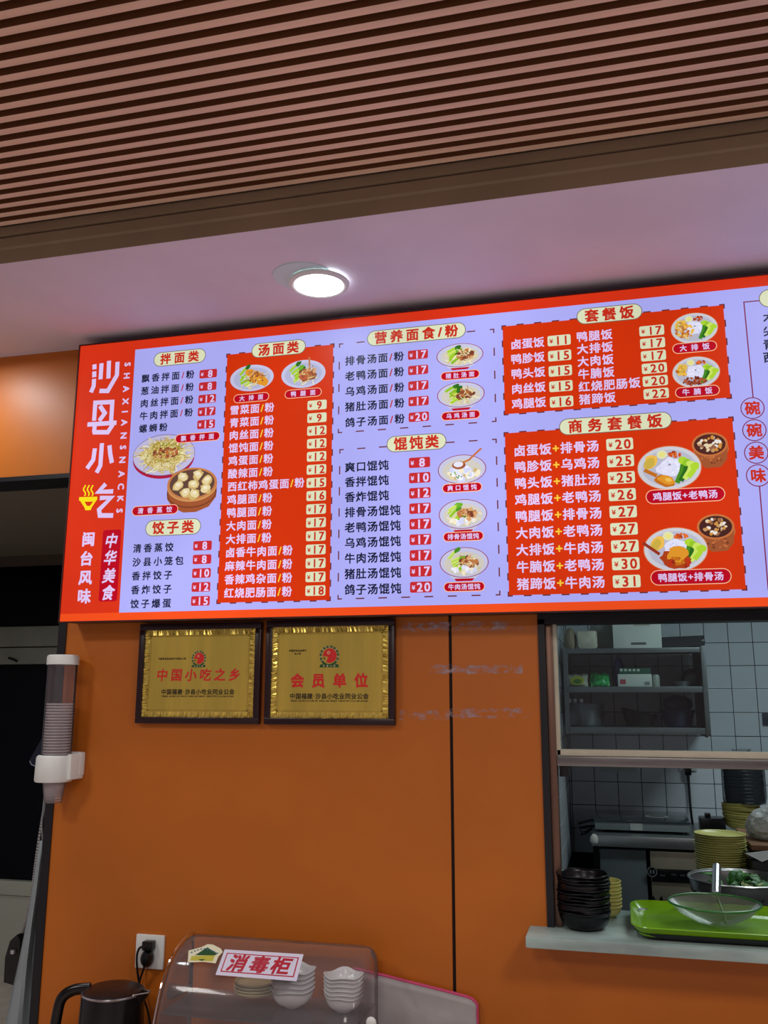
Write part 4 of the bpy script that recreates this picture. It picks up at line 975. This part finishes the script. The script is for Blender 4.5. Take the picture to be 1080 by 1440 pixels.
tube('handle_strap', [(0.224, 2.62, 1.06), (0.232, 2.56, 1.028), (0.232, 2.50, 1.016)], 0.0016, mat('wire', (90, 120, 70), 0.4), sr, 6)

# ------------------------------------------------------------------ kitchen
box('prep_table', (0.20, 2.76, 0.0), (1.3, 3.5, 0.87), DARKSTEEL, None, 0.004, label='stainless prep table in the kitchen carrying the plate stack', cat='table')
TZ = 0.8705
# colander with greens
co = (0.318, 2.96); cr_ = empty('colander', (co[0], co[1], TZ), label='perforated steel colander holding green leaves, behind the green tray', cat='colander')
lathe('bowl', [(0, TZ), (0.05, TZ), (0.052, TZ+.008), (0.085, TZ+.03), (0.125, TZ+.09), (0.138, TZ+.155), (0.142, TZ+.178), (0.1375, TZ+.176), (0.132, TZ+.155), (0.12, TZ+.092), (0.08, TZ+.034), (0, TZ+.014)], STEEL, cr_, (co[0], co[1], 0), 48)
tube('rolled_rim', [(co[0]+0.143*math.cos(a*PI/24), co[1]+0.143*math.sin(a*PI/24), TZ+.178) for a in range(49)], 0.003, mat('chrome', (190, 194, 196), 0.3, metal=0.95), cr_, 8)
bm = bmesh.new()
for k in range(3):
    for i in range(40):
        a = 2*PI*(i+.5*(k % 2))/40; z = TZ+.10+k*.022; r_ = 0.1275+k*0.0042; add_box(bm, (co[0]+r_*math.cos(a)-.0022, co[1]+r_*math.sin(a)-.0022, z-.0022), (co[0]+r_*math.cos(a)+.0022, co[1]+r_*math.sin(a)+.0022, z+.0022))
finish(bm, 'holes', BLACKPL, cr_, kind='stuff')
def leaf(c_, L_, W_, rz, tilt, m, parent=None, **k):
    b_ = bmesh.new(); g = []
    for i in range(7):
        t = i/6; w_ = W_*math.sin(PI*min(.97, t*.9+.08))**.7; row = []
        for j in (-1, -.5, 0, .5, 1): row.append(b_.verts.new((j*w_/2, t*L_, 0.012*math.sin(t*PI)+abs(j)*w_*0.12+0.003*math.sin(9*t+3*j))))
        g.append(row)
    for i in range(6):
        for j in range(4): b_.faces.new([g[i][j], g[i][j+1], g[i+1][j+1], g[i+1][j]]).smooth = True
    bmesh.ops.rotate(b_, verts=b_.verts, cent=(0, 0, 0), matrix=Matrix.Rotation(rz, 3, 'Z') @ Matrix.Rotation(tilt, 3, 'X')); bmesh.ops.translate(b_, verts=b_.verts, vec=c_)
    q_ = finish(b_, 'leaf', m, parent, smooth=True, **k); s_ = q_.modifiers.new('s', 'SOLIDIFY'); s_.thickness = 0.0012; return q_
LF = mat('leaf_green', (66, 128, 52), 0.45, var=0.25, vscale=30); LS = mat('leaf_stem', (190, 205, 150), 0.4)
bm = bmesh.new()
for i in range(26):
    a = random.uniform(0, 2*PI); r_ = random.uniform(0, .085); add_tube(bm, [(co[0]+r_*math.cos(a), co[1]+r_*math.sin(a), TZ+.10), (co[0]+r_*math.cos(a)+random.uniform(-.03, .03), co[1]+r_*math.sin(a)+random.uniform(-.03, .03), TZ+.13)], 0.012, 6)
gr = finish(bm, 'vegetable_greens', LF, smooth=True, label='heap of green leafy vegetables in the steel colander', cat='vegetables', kind='stuff')
for i in range(20):
    a = random.uniform(0, 2*PI); r_ = random.uniform(0.0, .07); leaf((co[0]+r_*math.cos(a)+.01, co[1]+r_*math.sin(a), TZ+.135+random.uniform(0, .025)), random.uniform(.05, .075), random.uniform(.03, .045), random.uniform(0, 6), random.uniform(-.1, .6), LF, gr)
for i in range(6):
    a = random.uniform(0, 2*PI); tube('stem', [(co[0]+.03+.03*math.cos(a), co[1]-.03+.03*math.sin(a), TZ+.15), (co[0]+.03-.03*math.cos(a), co[1]-.03-.03*math.sin(a), TZ+.168)], 0.005, LS, gr, 8)
# tall stack of yellow plates
stack('yellow_plate', dish_mesh('yellow_plate', prof_bowl(0.078, 0.05, 0.014, 0.0025, 0.002), YELM, 44), (0.298, 3.26, TZ), 37, 0.0069, 'plate', 'tall stack of yellow plates on the prep table', 'yellow plate of the tall stack on the prep table', 0.0012, 0.006)
# black crate with paper, wooden board, plastic bag
p = at(1040, 1190, 3.2)
cb = bmesh.new(); add_box(cb, (0.372, 3.1, TZ), (0.75, 3.42, 1.085), 0.004); cb_ = finish(cb, 'black_crate', mat('crate_black', (8, 9, 14), 0.5), smooth=True, label='black plastic crate right of the tall yellow plate stack', cat='crate')
tube('crate_rim', [(0.366, 3.094, 1.085), (0.76, 3.094, 1.085), (0.76, 3.43, 1.085), (0.366, 3.43, 1.085), (0.366, 3.094, 1.085)], 0.006, BLACKPL, cb_, 6)
bm = bmesh.new(); pts_ = [at(1048, 1200, 3.088), at(1082, 1196, 3.088), at(1082, 1208, 3.086), at(1072, 1212, 3.086)]
add_prism(bm, [(q[0], q[2]) for q in pts_], 'y', 3.086, 3.0885); finish(bm, 'paper_scrap', mat('paper', (214, 222, 226), 0.7), label='crumpled white paper hanging over the black crate rim', cat='paper')
box('wooden_board', (0.385, 3.2, 1.092), (0.80, 3.6, 1.108), mat('board_wood', (120, 82, 52), 0.6, var=0.15, vscale=8), None, 0.002, label='brown wooden board lying on the black crate', cat='board')
def bag(name, c_, sx_, sy_, sz2, m, label, seed=0, cat='plastic bag'):
    rnd = random.Random(seed); b_ = bmesh.new(); bmesh.ops.create_icosphere(b_, subdivisions=4, radius=1)
    ph = [(Vector((rnd.uniform(-1, 1), rnd.uniform(-1, 1), rnd.uniform(-1, 1))).normalized(), rnd.uniform(3, 16), rnd.uniform(0, 6), rnd.uniform(.02, .055)) for _ in range(26)]
    for v_ in b_.verts:
        d = v_.co.normalized(); k = 1+sum(a_*abs(math.sin(f_*d.dot(ax_)+p_)) for ax_, f_, p_, a_ in ph)*.5-.2
        z = max(-0.62, d.z*k); v_.co = Vector((c_[0]+d.x*k*sx_, c_[1]+d.y*k*sy_, c_[2]+(z+.62)*sz2))
    return finish(b_, name, m, smooth=(seed != 3), label=label, cat=cat)
PB = clear_mat('bag_plastic', (225, 228, 230), 0.12, 0.15, 0.05, (180, 185, 190))
bag('plastic_bag', (0.50, 3.36, 1.109), 0.095, 0.08, 0.062, mat('bag_cloudy', (186, 186, 184), 0.3, var=0.3, vscale=22, alpha=0.9, bump=1.0, bscale=14), 'crumpled clear plastic bag on the wooden board', 3)
# stack of black tubs wrapped in film, standing on yellow ones, on the rear counter
KZ = 0.965; px_, py_ = 0.575, 4.72
p0 = at(1047, 1135, 4.62); 
ytub = dish_mesh('yellow_tub', prof_bowl(0.085, 0.06, 0.03, 0.003), mat('dull_yellow', (170, 158, 84), 0.4))
stack('yellow_tub', ytub, (p0[0]-.012, 4.62, 0.98), 6, 0.017, 'bowl', 'yellow bowls under the wrapped black stack', 'dull yellow bowl under the wrapped black container stack', 0.004, 0.05)
btub = dish_mesh('black_tub', [(0, 0), (0.082, 0), (0.088, .02), (0.088, .024), (0.084, .024), (0.08, .004), (0, .004)], mat('tub_black', (16, 18, 34), 0.25))
stack('black_tub', btub, (p0[0]+.004, 4.62, 1.095), 12, 0.0155, 'container', 'black lids wrapped in film', 'round black container of the film-wrapped stack at the back wall', 0.002)
bm = bmesh.new(); add_lathe(bm, [(0.089, 1.093), (0.092, 1.10), (0.095, 1.12), (0.0945, 1.28), (0.075, 1.296), (0.05, 1.30), (0.03, 1.315), (0.045, 1.335)], (p0[0]+.004, 4.62, 0), 40, wave=lambda r, z, a: (r*(1+.03*math.sin(7*a+z*40)), z)); bmesh.ops.recalc_face_normals(bm, faces=bm.faces)
finish(bm, 'film_wrap', PB, smooth=True, label='clear film bag wrapped round the black container stack', cat='wrapping')
# rear counter and appliances
CZ = 0.957; CY = 4.42
rc_ = box('rear_counter', (-0.125*1.0-0.02, CY, CZ-0.048), (2.3, YK-0.002, CZ), STEEL, None, 0.003, label='stainless steel counter along the kitchen back wall', cat='counter')
bag('tape_lump', (-0.135, CY-0.012, 0.925), 0.016, 0.012, 0.022, mat('tape_white', (200, 200, 190), 0.6), 'lump of white tape on the left corner of the steel counter', 5, 'tape')
box('counter_cabinet', (-0.115, CY+0.03, 0.0), (0.088, YK-0.01, CZ-0.062), mat('cabinet_grey', (96, 104, 106), 0.45, metal=0.3, var=0.06), None, 0.003, label='plain dark grey cabinet door under the counter, left of the steaming appliance', cat='cabinet')
box('leg', (-0.142, CY+0.02, 0), (-0.117, CY+0.06, CZ-0.049), BLACKPL, rc_)
ap = empty('kitchen_appliance', (0.45, CY+0.02, 0), label='stainless under-counter appliance with black display panel', cat='appliance')
box('housing', (0.105, CY+0.02, 0.0), (0.75, YK-0.01, CZ-0.062), mat('appliance_steel', (150, 142, 124), 0.35, metal=0.6, var=0.08, vscale=4), ap, 0.004)
a_ = at(916, 1221, CY+0.018); b2_ = at(985, 1243, CY+0.018)
box('display_panel', (a_[0], CY+0.012, b2_[2]), (b2_[0]+0.02, CY+0.021, a_[2]), BLACKPL, ap, 0.002)
f = Flat((0, CY+0.0115, 0)); p = at(917, 1226, CY+.0115)
LG = mat('mark_grey', (96, 100, 100), 0.5); f.disc(p[0], p[2], .022, .022, BLACKPL, 1); f.ring(p[0], p[2], .022, .022, .004, LG, 2); f.rect(p[0]-.010, p[2]-.008, p[0]-.003, p[2]+.008, LG, 3); f.rect(p[0]+.003, p[2]-.008, p[0]+.010, p[2]+.008, LG, 3)
for i, q in enumerate([(932, 1231), (948, 1230), (960, 1231)]):
    p = at(*q, CY+.0115); f.rect(p[0]-.012, p[2]-.004, p[0]+.010, p[2]+.004, mat('mark_dim', (44, 50, 52), 0.5), 3)
f.build('display_marks', ap)
f = Flat((0, CY+0.0195, 0))
for q in [(919, 1264), (930, 1264), (941, 1264)]:
    p = at(*q, CY+.0195); f.disc(p[0], p[2]-.003, .008, .006, BLACKPL, 1, 12); f.poly([(p[0]-.008, p[2]-.003), (p[0]+.008, p[2]-.003), (p[0], p[2]+.014)], BLACKPL, 2)
f.build('vent_marks', ap)
# induction hob
ih = empty('induction_hob', (0.1, 4.6, CZ), label='flat double induction hob with grey glass top on the rear counter', cat='hob')
x0_, x1_ = at(835, 1158, 4.50)[0], at(972, 1160, 4.50)[0]
box('casing', (x0_+.004, 4.52, CZ+0.012), (x1_-.004, 4.90, CZ+0.048), mat('hob_grey', (120, 128, 128), 0.4, metal=0.3), ih, 0.003)
box('glass_top', (x0_, 4.515, CZ+0.048), (x1_, 4.93, CZ+0.056), mat('hob_glass', (52, 58, 62), 0.05, spec=0.8), ih, 0.002)
for xx_ in (x0_+.03, x1_-.03):
    for yy_ in (4.55, 4.85): lathe('foot', [(0, CZ), (.012, CZ), (.012, CZ+.0125), (0, CZ+.0125)], BLACKPL, ih, (xx_, yy_, 0), 12)
f = Flat((0, 4.72, CZ+0.0561), (1, 0, 0), (0, 1, 0), (0, 0, 1))
for xx_, rr_ in ((x0_+.13, .07), (x1_-.14, .085)):
    f.ring(xx_, 0, rr_, rr_, .004, mat('hob_mark', (110, 116, 116), 0.3), 1)
xx_ = x1_-.14; f.ring(xx_, 0, .055, .055, .016, mat('hob_white', (170, 174, 170), 0.3), 1); f.build('zone_marks', ih)
p = at(894, 1162, 4.519); box('label_plate', (p[0]-.025, 4.517, CZ+.014), (p[0]+.03, 4.521, CZ+.044), mat('label_grey', (160, 166, 160), 0.5), ih)
tube('coiled_cable', spline([at(812, 1158, 4.75), at(835, 1153, 4.75), at(845, 1160, 4.7), at(815, 1164, 4.6), at(822, 1172, 4.55), at(832, 1165, 4.6), at(815, 1175, 4.55)], 6), 0.006, BLACKPL, None, 8, label='black cable coiled on the counter left of the hob', cat='cable')
# black device on the counter
p = at(1001, 1153, 4.6); dv = box('black_box', (p[0]-.055, 4.55, CZ), (p[0]+.055, 4.66, p[2]+.012), BLACKPL, None, 0.006, label='small black kitchen device behind the yellow plate stack', cat='device')
box('knob', (p[0]-.03, 4.58, p[2]+.011), (p[0]-.005, 4.62, p[2]+.03), BLACKPL, dv, 0.004)
# sockets and plug on the tiles
for (qx, qy), lab in (((858, 1080), 'left grey socket plate on the kitchen tiles under the window rail'), ((883, 1080), 'right grey socket plate on the kitchen tiles under the window rail'), ((967, 1078), 'socket plate on the kitchen tiles with the black plug')):
    p = at(qx, qy, YK); s_ = box('wall_socket', (p[0]-.043, YK-.010, p[2]-.02), (p[0]+.043, YK-.0005, p[2]+.066), mat('socket_grey', (186, 196, 194), 0.4), None, 0.002, label=lab, cat='socket')
    f = Flat((0, YK-.0102, 0)); f.rect(p[0]-.012, p[2]+.008, p[0]-.007, p[2]+.018, BLACKPL, 1); f.rect(p[0]+.007, p[2]+.008, p[0]+.012, p[2]+.018, BLACKPL, 1); f.build('socket_holes', s_)
p = at(967, 1084, YK); r = empty('power_plug', (p[0], YK-.01, p[2]), label='black plug with long cable hanging down the kitchen tiles', cat='plug')
box('plug_body', (p[0]-.016, YK-.04, p[2]-.02), (p[0]+.016, YK-.010, p[2]+.022), BLACKPL, r, 0.006)
tube('cable', spline([at(967, 1088, YK-.025), at(969, 1110, YK-.02), at(971, 1135, YK-.03), at(974, 1160, YK-.08)], 6), 0.0062, BLACKPL, r, 8)
p = at(1078, 1011, YK); box('wall_switch', (p[0]-.02, YK-.012, p[2]-.03), (p[0]+.07, YK-.0005, p[2]+.03), mat('switch_dark', (36, 48, 62), 0.4), None, 0.002, label='dark switch plate on the tiles at the right edge of the photo', cat='switch')

# ---- wall shelf unit
SY0 = 4.45
su = empty('shelf_unit', (0.08, SY0, 1.40), label='three-tier steel shelf unit on the kitchen back wall behind the glass', cat='shelf unit')
SX0, SX1 = -0.232, 0.378
for zt_, zb_ in ((1.797, 1.774), (1.619, 1.592), (1.433, 1.405)):
    b_ = bmesh.new(); add_box(b_, (SX0, SY0, zb_), (SX1, SY0+.012, zt_), 0.002); add_box(b_, (SX0, SY0+.012, zt_-.006), (SX1, YK-.01, zt_-.001)); finish(b_, 'shelf', DARKSTEEL, su, smooth=True)
for x_ in (SX0-.014, SX1+.002):
    for y_ in (SY0+.0, YK-.05): box('post', (x_, y_, 1.40), (x_+.022, y_+.022, 1.803), DARKSTEEL, su, 0.003)
box('side_panel', (SX1+.006, SY0+.03, 1.39), (SX1+.012, YK-.03, 1.80), mat('side_dark', (60, 68, 68), 0.5, metal=.4), su)
S1, S2, S3 = 1.798, 1.620, 1.434
yo = 4.52
def X(px, py=940, Y=yo): return at(px, py, Y)[0]
bag('beige_bag', (X(801, 895), yo+.05, S1), 0.028, 0.05, 0.062, mat('bag_beige', (150, 140, 116), 0.6, var=0.1), 'beige bag at the left end of the top shelf', 11)
b_ = bmesh.new(); add_box(b_, (X(813), yo, S1), (X(841), yo+.12, S1+.088), 0.014)
for v_ in b_.verts: v_.co += Vector((random.uniform(-.003, .003), random.uniform(-.003, .003), random.uniform(-.002, .004)))
finish(b_, 'wrapped_package', mat('package_white', (196, 196, 178), 0.4, var=0.1, vscale=30, bump=.5, bscale=50), smooth=True, label='white wrapped package on the top shelf, left of the big white box', cat='package')
bag('white_bag', (X(852), yo+.16, S1), 0.07, 0.05, 0.10, mat('bag_grey', (150, 160, 152), 0.6, var=.1), 'tall pale plastic bag on the top shelf behind the package', 12)
wx0, wx1 = X(864), X(933)
wbx = box('foam_box', (wx0, yo, S1), (wx1, yo+.3, S1+.155), mat('foam_white', (210, 218, 210), 0.7, var=.04), None, .004, label='big white foam box on the top shelf', cat='box')
f = Flat((0, yo-.0006, 0)); p = at(903, 880, yo); f.rect(p[0]-.04, p[2], p[0]+.035, p[2]+.06, mat('foam_label', (176, 172, 156), .7), 1)
p = at(898, 905, yo); f.rect(p[0]-.035, p[2]-.006, p[0]+.035, p[2]+.006, mat('slot_dark', (90, 96, 92), .7), 1); f.build('box_label', wbx)
b_ = bmesh.new(); a = X(934); c = X(993)
add_prism(b_, [(a, S1), (c, S1+.012), (c+.004, S1+.03), (c-.02, S1+.034), (c, S1+.042), (c, S1+.058), (a, S1+.052)], 'y', yo, yo+.25); finish(b_, 'black_tray', mat('tray_dark', (20, 26, 34), .5), label='folded black tray at the right end of the top shelf', cat='tray')
def packet(px0, px1, h, m, label, seed, lean=.03):
    rnd = random.Random(seed); b_ = bmesh.new(); x0_, x1_ = X(px0, 955), X(px1, 955); g = []; nu, nv = 16, 12
    for side in (-1, 1):
        gg = []
        for j in range(nv+1):
            row = []
            for i in range(nu+1):
                u_, v_ = i/nu, j/nv; t = (math.sin(PI*min(1, max(0, (u_-.06)/.88)))*math.sin(PI*min(1, max(0, v_/.92))))**.5*.022 if 0.06 < u_ < .94 and v_ < .92 else .0008
                t += rnd.uniform(-.0022, .0022) if t > .003 else 0
                row.append(b_.verts.new((x0_+(x1_-x0_)*u_+.002*math.sin(v_*9), yo+.025+lean*v_+side*t, S2+.0005+h*v_*(1-.12*math.sin(u_*7+seed)**2))))
            gg.append(row)
        for j in range(nv):
            for i in range(nu): b_.faces.new([gg[j][i], gg[j][i+1], gg[j+1][i+1], gg[j+1][i]]).smooth = True
        g.append(gg)
    A, B_ = g; rim = lambda q: q[0]+[r_[-1] for r_ in q[1:]]+q[-1][::-1][1:]+[r_[0] for r_ in q[::-1][1:-1]]
    ra, rb = rim(A), rim(B_)
    for i in range(len(ra)): b_.faces.new([ra[i], ra[(i+1) % len(ra)], rb[(i+1) % len(ra)], rb[i]])
    bmesh.ops.recalc_face_normals(b_, faces=b_.faces); return finish(b_, 'food_packet', m, smooth=True, label=label, cat='packet')
o = packet(797, 826, .066, mat('packet_clear', (160, 168, 150), .25, var=.15, vscale=20), 'clear packet with yellow green print on the middle shelf', 13)
f = Flat((0, yo-.006, 0), v=(0, 0.25, 1), n=(0, -1, .25)); p = at(812, 956, yo); p = (p[0], 0, S2+.032); f.o = Vector((0, yo-.012, p[2])); p = (p[0], 0, 0); f.disc(p[0], p[2]-.004, .032, .022, mat('packet_yellow', (150, 160, 50), .4), 1); f.disc(p[0], p[2]-.008, .02, .012, mat('packet_green', (60, 110, 40), .4), 2); f.build('packet_print', o)
packet(830, 857, .068, mat('packet_bright_green', (40, 140, 76), .22, var=.7, vscale=38), 'crumpled green packet on the middle shelf', 14)
bag('blue_packet', (X(871, 950), yo+.06, S2), 0.022, 0.02, 0.085, mat('packet_blue', (60, 70, 120), .4, var=.3, vscale=40), 'small blue packet behind the carton on the middle shelf', 15, 'packet')
ct = box('carton', (X(869, 958), yo, S2), (X(917, 958), yo+.14, S2+.058), mat('carton_white', (196, 206, 196), .6), None, .002, label='white carton with red square mark on the middle shelf', cat='box')
f = Flat((0, yo-.0006, 0)); p = at(876, 959, yo); f.rect(p[0]-.013, p[2]-.01, p[0]+.013, p[2]+.012, mat('carton_red', (170, 70, 80), .6), 1); p = at(910, 961, yo); f.rect(p[0]-.012, p[2]-.008, p[0]+.012, p[2]+.008, mat('carton_grey', (120, 130, 126), .6), 1); f.build('carton_print', ct)
ct2 = box('carton', (X(871, 948), yo+.01, S2+.059), (X(915, 948), yo+.13, S2+.088), mat('carton_green', (36, 90, 70), .5), None, .002, label='flat green carton lying on the white carton', cat='box')
f = Flat((0, yo+.0094, 0))
for i in range(5): p = at(874+i*6, 942, yo); f.rect(p[0]-.007, p[2]-.006, p[0]+.005, p[2]+.005, mat('carton_white', (196, 206, 196), .6), 1)
f.build('carton_print', ct2)
lathe('jar', [(0, S2), (.016, S2), (.017, S2+.045), (.013, S2+.055), (0, S2+.056)], mat('jar_pale', (150, 160, 150), .3), None, (X(923, 958), yo+.02, 0), 20, label='small pale jar right of the white carton', cat='jar')
lathe('steel_dish', [(0, S2), (.028, S2), (.044, S2+.022), (.046, S2+.024), (.040, S2+.022), (0, S2+.005)], mat('chrome', (190, 194, 196), 0.3, metal=0.95), None, (X(961, 965), yo+.02, 0), 28, label='small shiny steel dish on the middle shelf', cat='dish')
bag('dark_bundle', (X(975, 955), yo+.10, S2), 0.045, 0.05, 0.05, mat('bundle_dark', (40, 44, 42), .6, var=.3), 'dark bundle of utensils at the right end of the middle shelf', 17, 'bundle')
lathe('stock_pot', [(0, S3), (.075, S3), (.082, S3+.01), (.094, S3+.105), (.098, S3+.108), (.092, S3+.108), (.078, S3+.012), (0, S3+.006)], DARKSTEEL, None, (X(822, 1005), yo+.09, 0), 40, label='wide steel pot on the lowest shelf', cat='pot')
for q, lab in ((798, 'left steel cup standing in the pot on the lowest shelf'), (806, 'middle steel cup standing in the pot on the lowest shelf'), (815, 'right steel cup standing in the pot on the lowest shelf')):
    lathe('steel_cup', [(0, S3+.007), (.012, S3+.007), (.015, S3+.128), (.017, S3+.13), (.013, S3+.128), (0, S3+.10)], mat('chrome', (190, 194, 196), 0.3, metal=0.95), None, (X(q+2, 985, yo+.06), yo+.07, 0), 18, label=lab, cat='cup')
b_ = bmesh.new(); add_lathe(b_, [(0, S3), (.06, S3), (.085, S3+.07), (.088, S3+.072), (.08, S3+.066), (0, S3+.01)], (X(900, 1010), yo+.09, 0), 16, wave=lambda r, z, a: (r*(1+.04*math.sin(5*a)), z+(.018*math.cos(a)*-1 if z > S3+.05 else 0))); bmesh.ops.recalc_face_normals(b_, faces=b_.faces)
finish(b_, 'black_basket', mat('basket_black', (16, 20, 22), .5), smooth=True, label='black basket in the middle of the lowest shelf', cat='basket')
lathe('blue_basin', [(0, S3), (.06, S3), (.078, S3+.07), (.088, S3+.078), (.08, S3+.07), (0, S3+.01)], mat('basin_blue', (20, 28, 60), .3), None, (X(955, 1010), yo+.09, 0), 30, label='dark blue basin at the right of the lowest shelf', cat='basin')
bag('blue_bundle', (X(955, 990), yo+.09, S3+.079), 0.06, 0.05, 0.04, mat('bundle_blue', (34, 42, 62), .5, var=.3), 'dark crumpled bag lying in the blue basin', 18)

# ------------------------------------------------------------------ things hanging at the doorway
AY = DW+0.03
def AP(px, py, Y=AY): return Vector(at(px, py, Y))
ap_ = empty('apron', AP(62, 1150), label='pale grey cloth hanging beside the black door edge', cat='cloth')
bm = bmesh.new(); L_ = [(57, 1182), (52, 1215), (46, 1255), (38, 1300), (28, 1350), (17, 1400), (5, 1460), (-8, 1520)]; R_ = [(63, 1182), (60, 1215), (56, 1255), (51, 1300), (48, 1350), (50, 1400), (51, 1460), (50, 1520)]
g = []
for (a, b2) in zip(L_, R_):
    row = []
    for i in range(9):
        t = i/8; q = AP(a[0]+(b2[0]-a[0])*t, a[1]+(b2[1]-a[1])*t, DW+0.16-0.02*math.sin(t*6+a[1]*.004)-.02*t); row.append(bm.verts.new(q))
    g.append(row)
for a, b2 in zip(g, g[1:]):
    for i in range(8): bm.faces.new([a[i], a[i+1], b2[i+1], b2[i]]).smooth = True
q = finish(bm, 'cloth_sheet', mat('cloth_grey', (150, 162, 166), .85, var=.05), ap_, smooth=True); s_ = q.modifiers.new('s', 'SOLIDIFY'); s_.thickness = .003
tube('apron_tie', spline([AP(62, 1122, DW+.15), AP(60, 1145, DW+.15), AP(59, 1160, DW+.15), AP(60, 1184, DW+.15)], 6), 0.002, mat('cloth_grey', (150, 162, 166), .85), ap_, 6)
hb = empty('shoulder_bag', AP(15, 1345, DW+.2), label='small black bag hanging by its chain strap left of the grey cloth', cat='bag')
bm = bmesh.new(); pts_ = [(17, 1322), (27, 1313), (31, 1322), (30, 1345), (24, 1385), (8, 1380), (10, 1345)]
add_prism(bm, [(AP(a, b2, DW+.2)[0], AP(a, b2, DW+.2)[2]) for a, b2 in pts_], 'y', DW+.19, DW+.24); finish(bm, 'bag_body', mat('bag_leather', (14, 14, 16), .35, bump=.3, bscale=60), hb)
p = AP(19, 1338, DW+.187); lathe('clasp', [(0, -.006), (.009, -.006), (.010, 0), (.009, .006), (0, .006)], mat('chrome', (190, 194, 196), 0.3, metal=0.95), hb, tuple(p), 16)
pts_ = [AP(66, 1122, DW+.19), AP(60, 1148, DW+.19), AP(52, 1200, DW+.2), AP(46, 1245, DW+.2), AP(38, 1290, DW+.2), AP(31, 1312, DW+.2)]
bm = bmesh.new(); sp_ = spline(pts_, 12)
for i, q in enumerate(sp_[:-1]): add_tube(bm, [q, q.lerp(sp_[i+1], .72)], 0.0045, 6)
finish(bm, 'chain_strap', mat('chain_metal', (170, 172, 172), .3, metal=.8), hb, smooth=True)
bm = bmesh.new(); pts_ = [(62, 1040), (47, 1072), (42, 1068), (43, 1073), (62, 1081), (68, 1081), (68, 1040)]
add_prism(bm, [(AP(a, b2, DW+.2)[0], AP(a, b2, DW+.2)[2]) for a, b2 in [(62, 1035), (42, 1070), (44, 1075), (62, 1082), (72, 1082), (72, 1035)]], 'y', DW+.195, DW+.205)
nb = finish(bm, 'navy_cloth', mat('navy_fabric', (16, 22, 44), .8), label='navy cloth hanging behind the cup dispenser', cat='cloth')
tube('pale_hem', [AP(42, 1070, DW+.193), AP(44, 1075, DW+.193), AP(62, 1083, DW+.193)], .002, mat('hem', (130, 136, 150), .7), nb, 6)
tube('door_hook', [AP(66, 1034, DW+.12), AP(66, 1031, DW+.19), AP(66, 1038, DW+.205)], .003, STEEL, None, 8, label='small hook at the door edge above the navy cloth', cat='hook')
tube('door_hook', [AP(64, 1118, DW+.13), AP(66, 1116, DW+.16), AP(66, 1122, DW+.19)], .004, STEEL, None, 8, label='steel hook at the door edge holding the bag and cloth', cat='hook')

# small kit fixes: the clear knob of the dish cabinet cover
kn = [c_ for c_ in dc.children if c_.name.startswith('knob')][0]
bm = bmesh.new(); p = Vector(at(522, 1438, 2.185)); add_lathe(bm, [(0, -.004), (.010, -.004), (.0125, 0), (.010, .004), (0, .004)], (0, 0, 0), 24)
bmesh.ops.rotate(bm, verts=bm.verts, cent=(0, 0, 0), matrix=Matrix.Rotation(PI/2, 3, 'X')); bmesh.ops.translate(bm, verts=bm.verts, vec=p); bm.to_mesh(kn.data); bm.free()
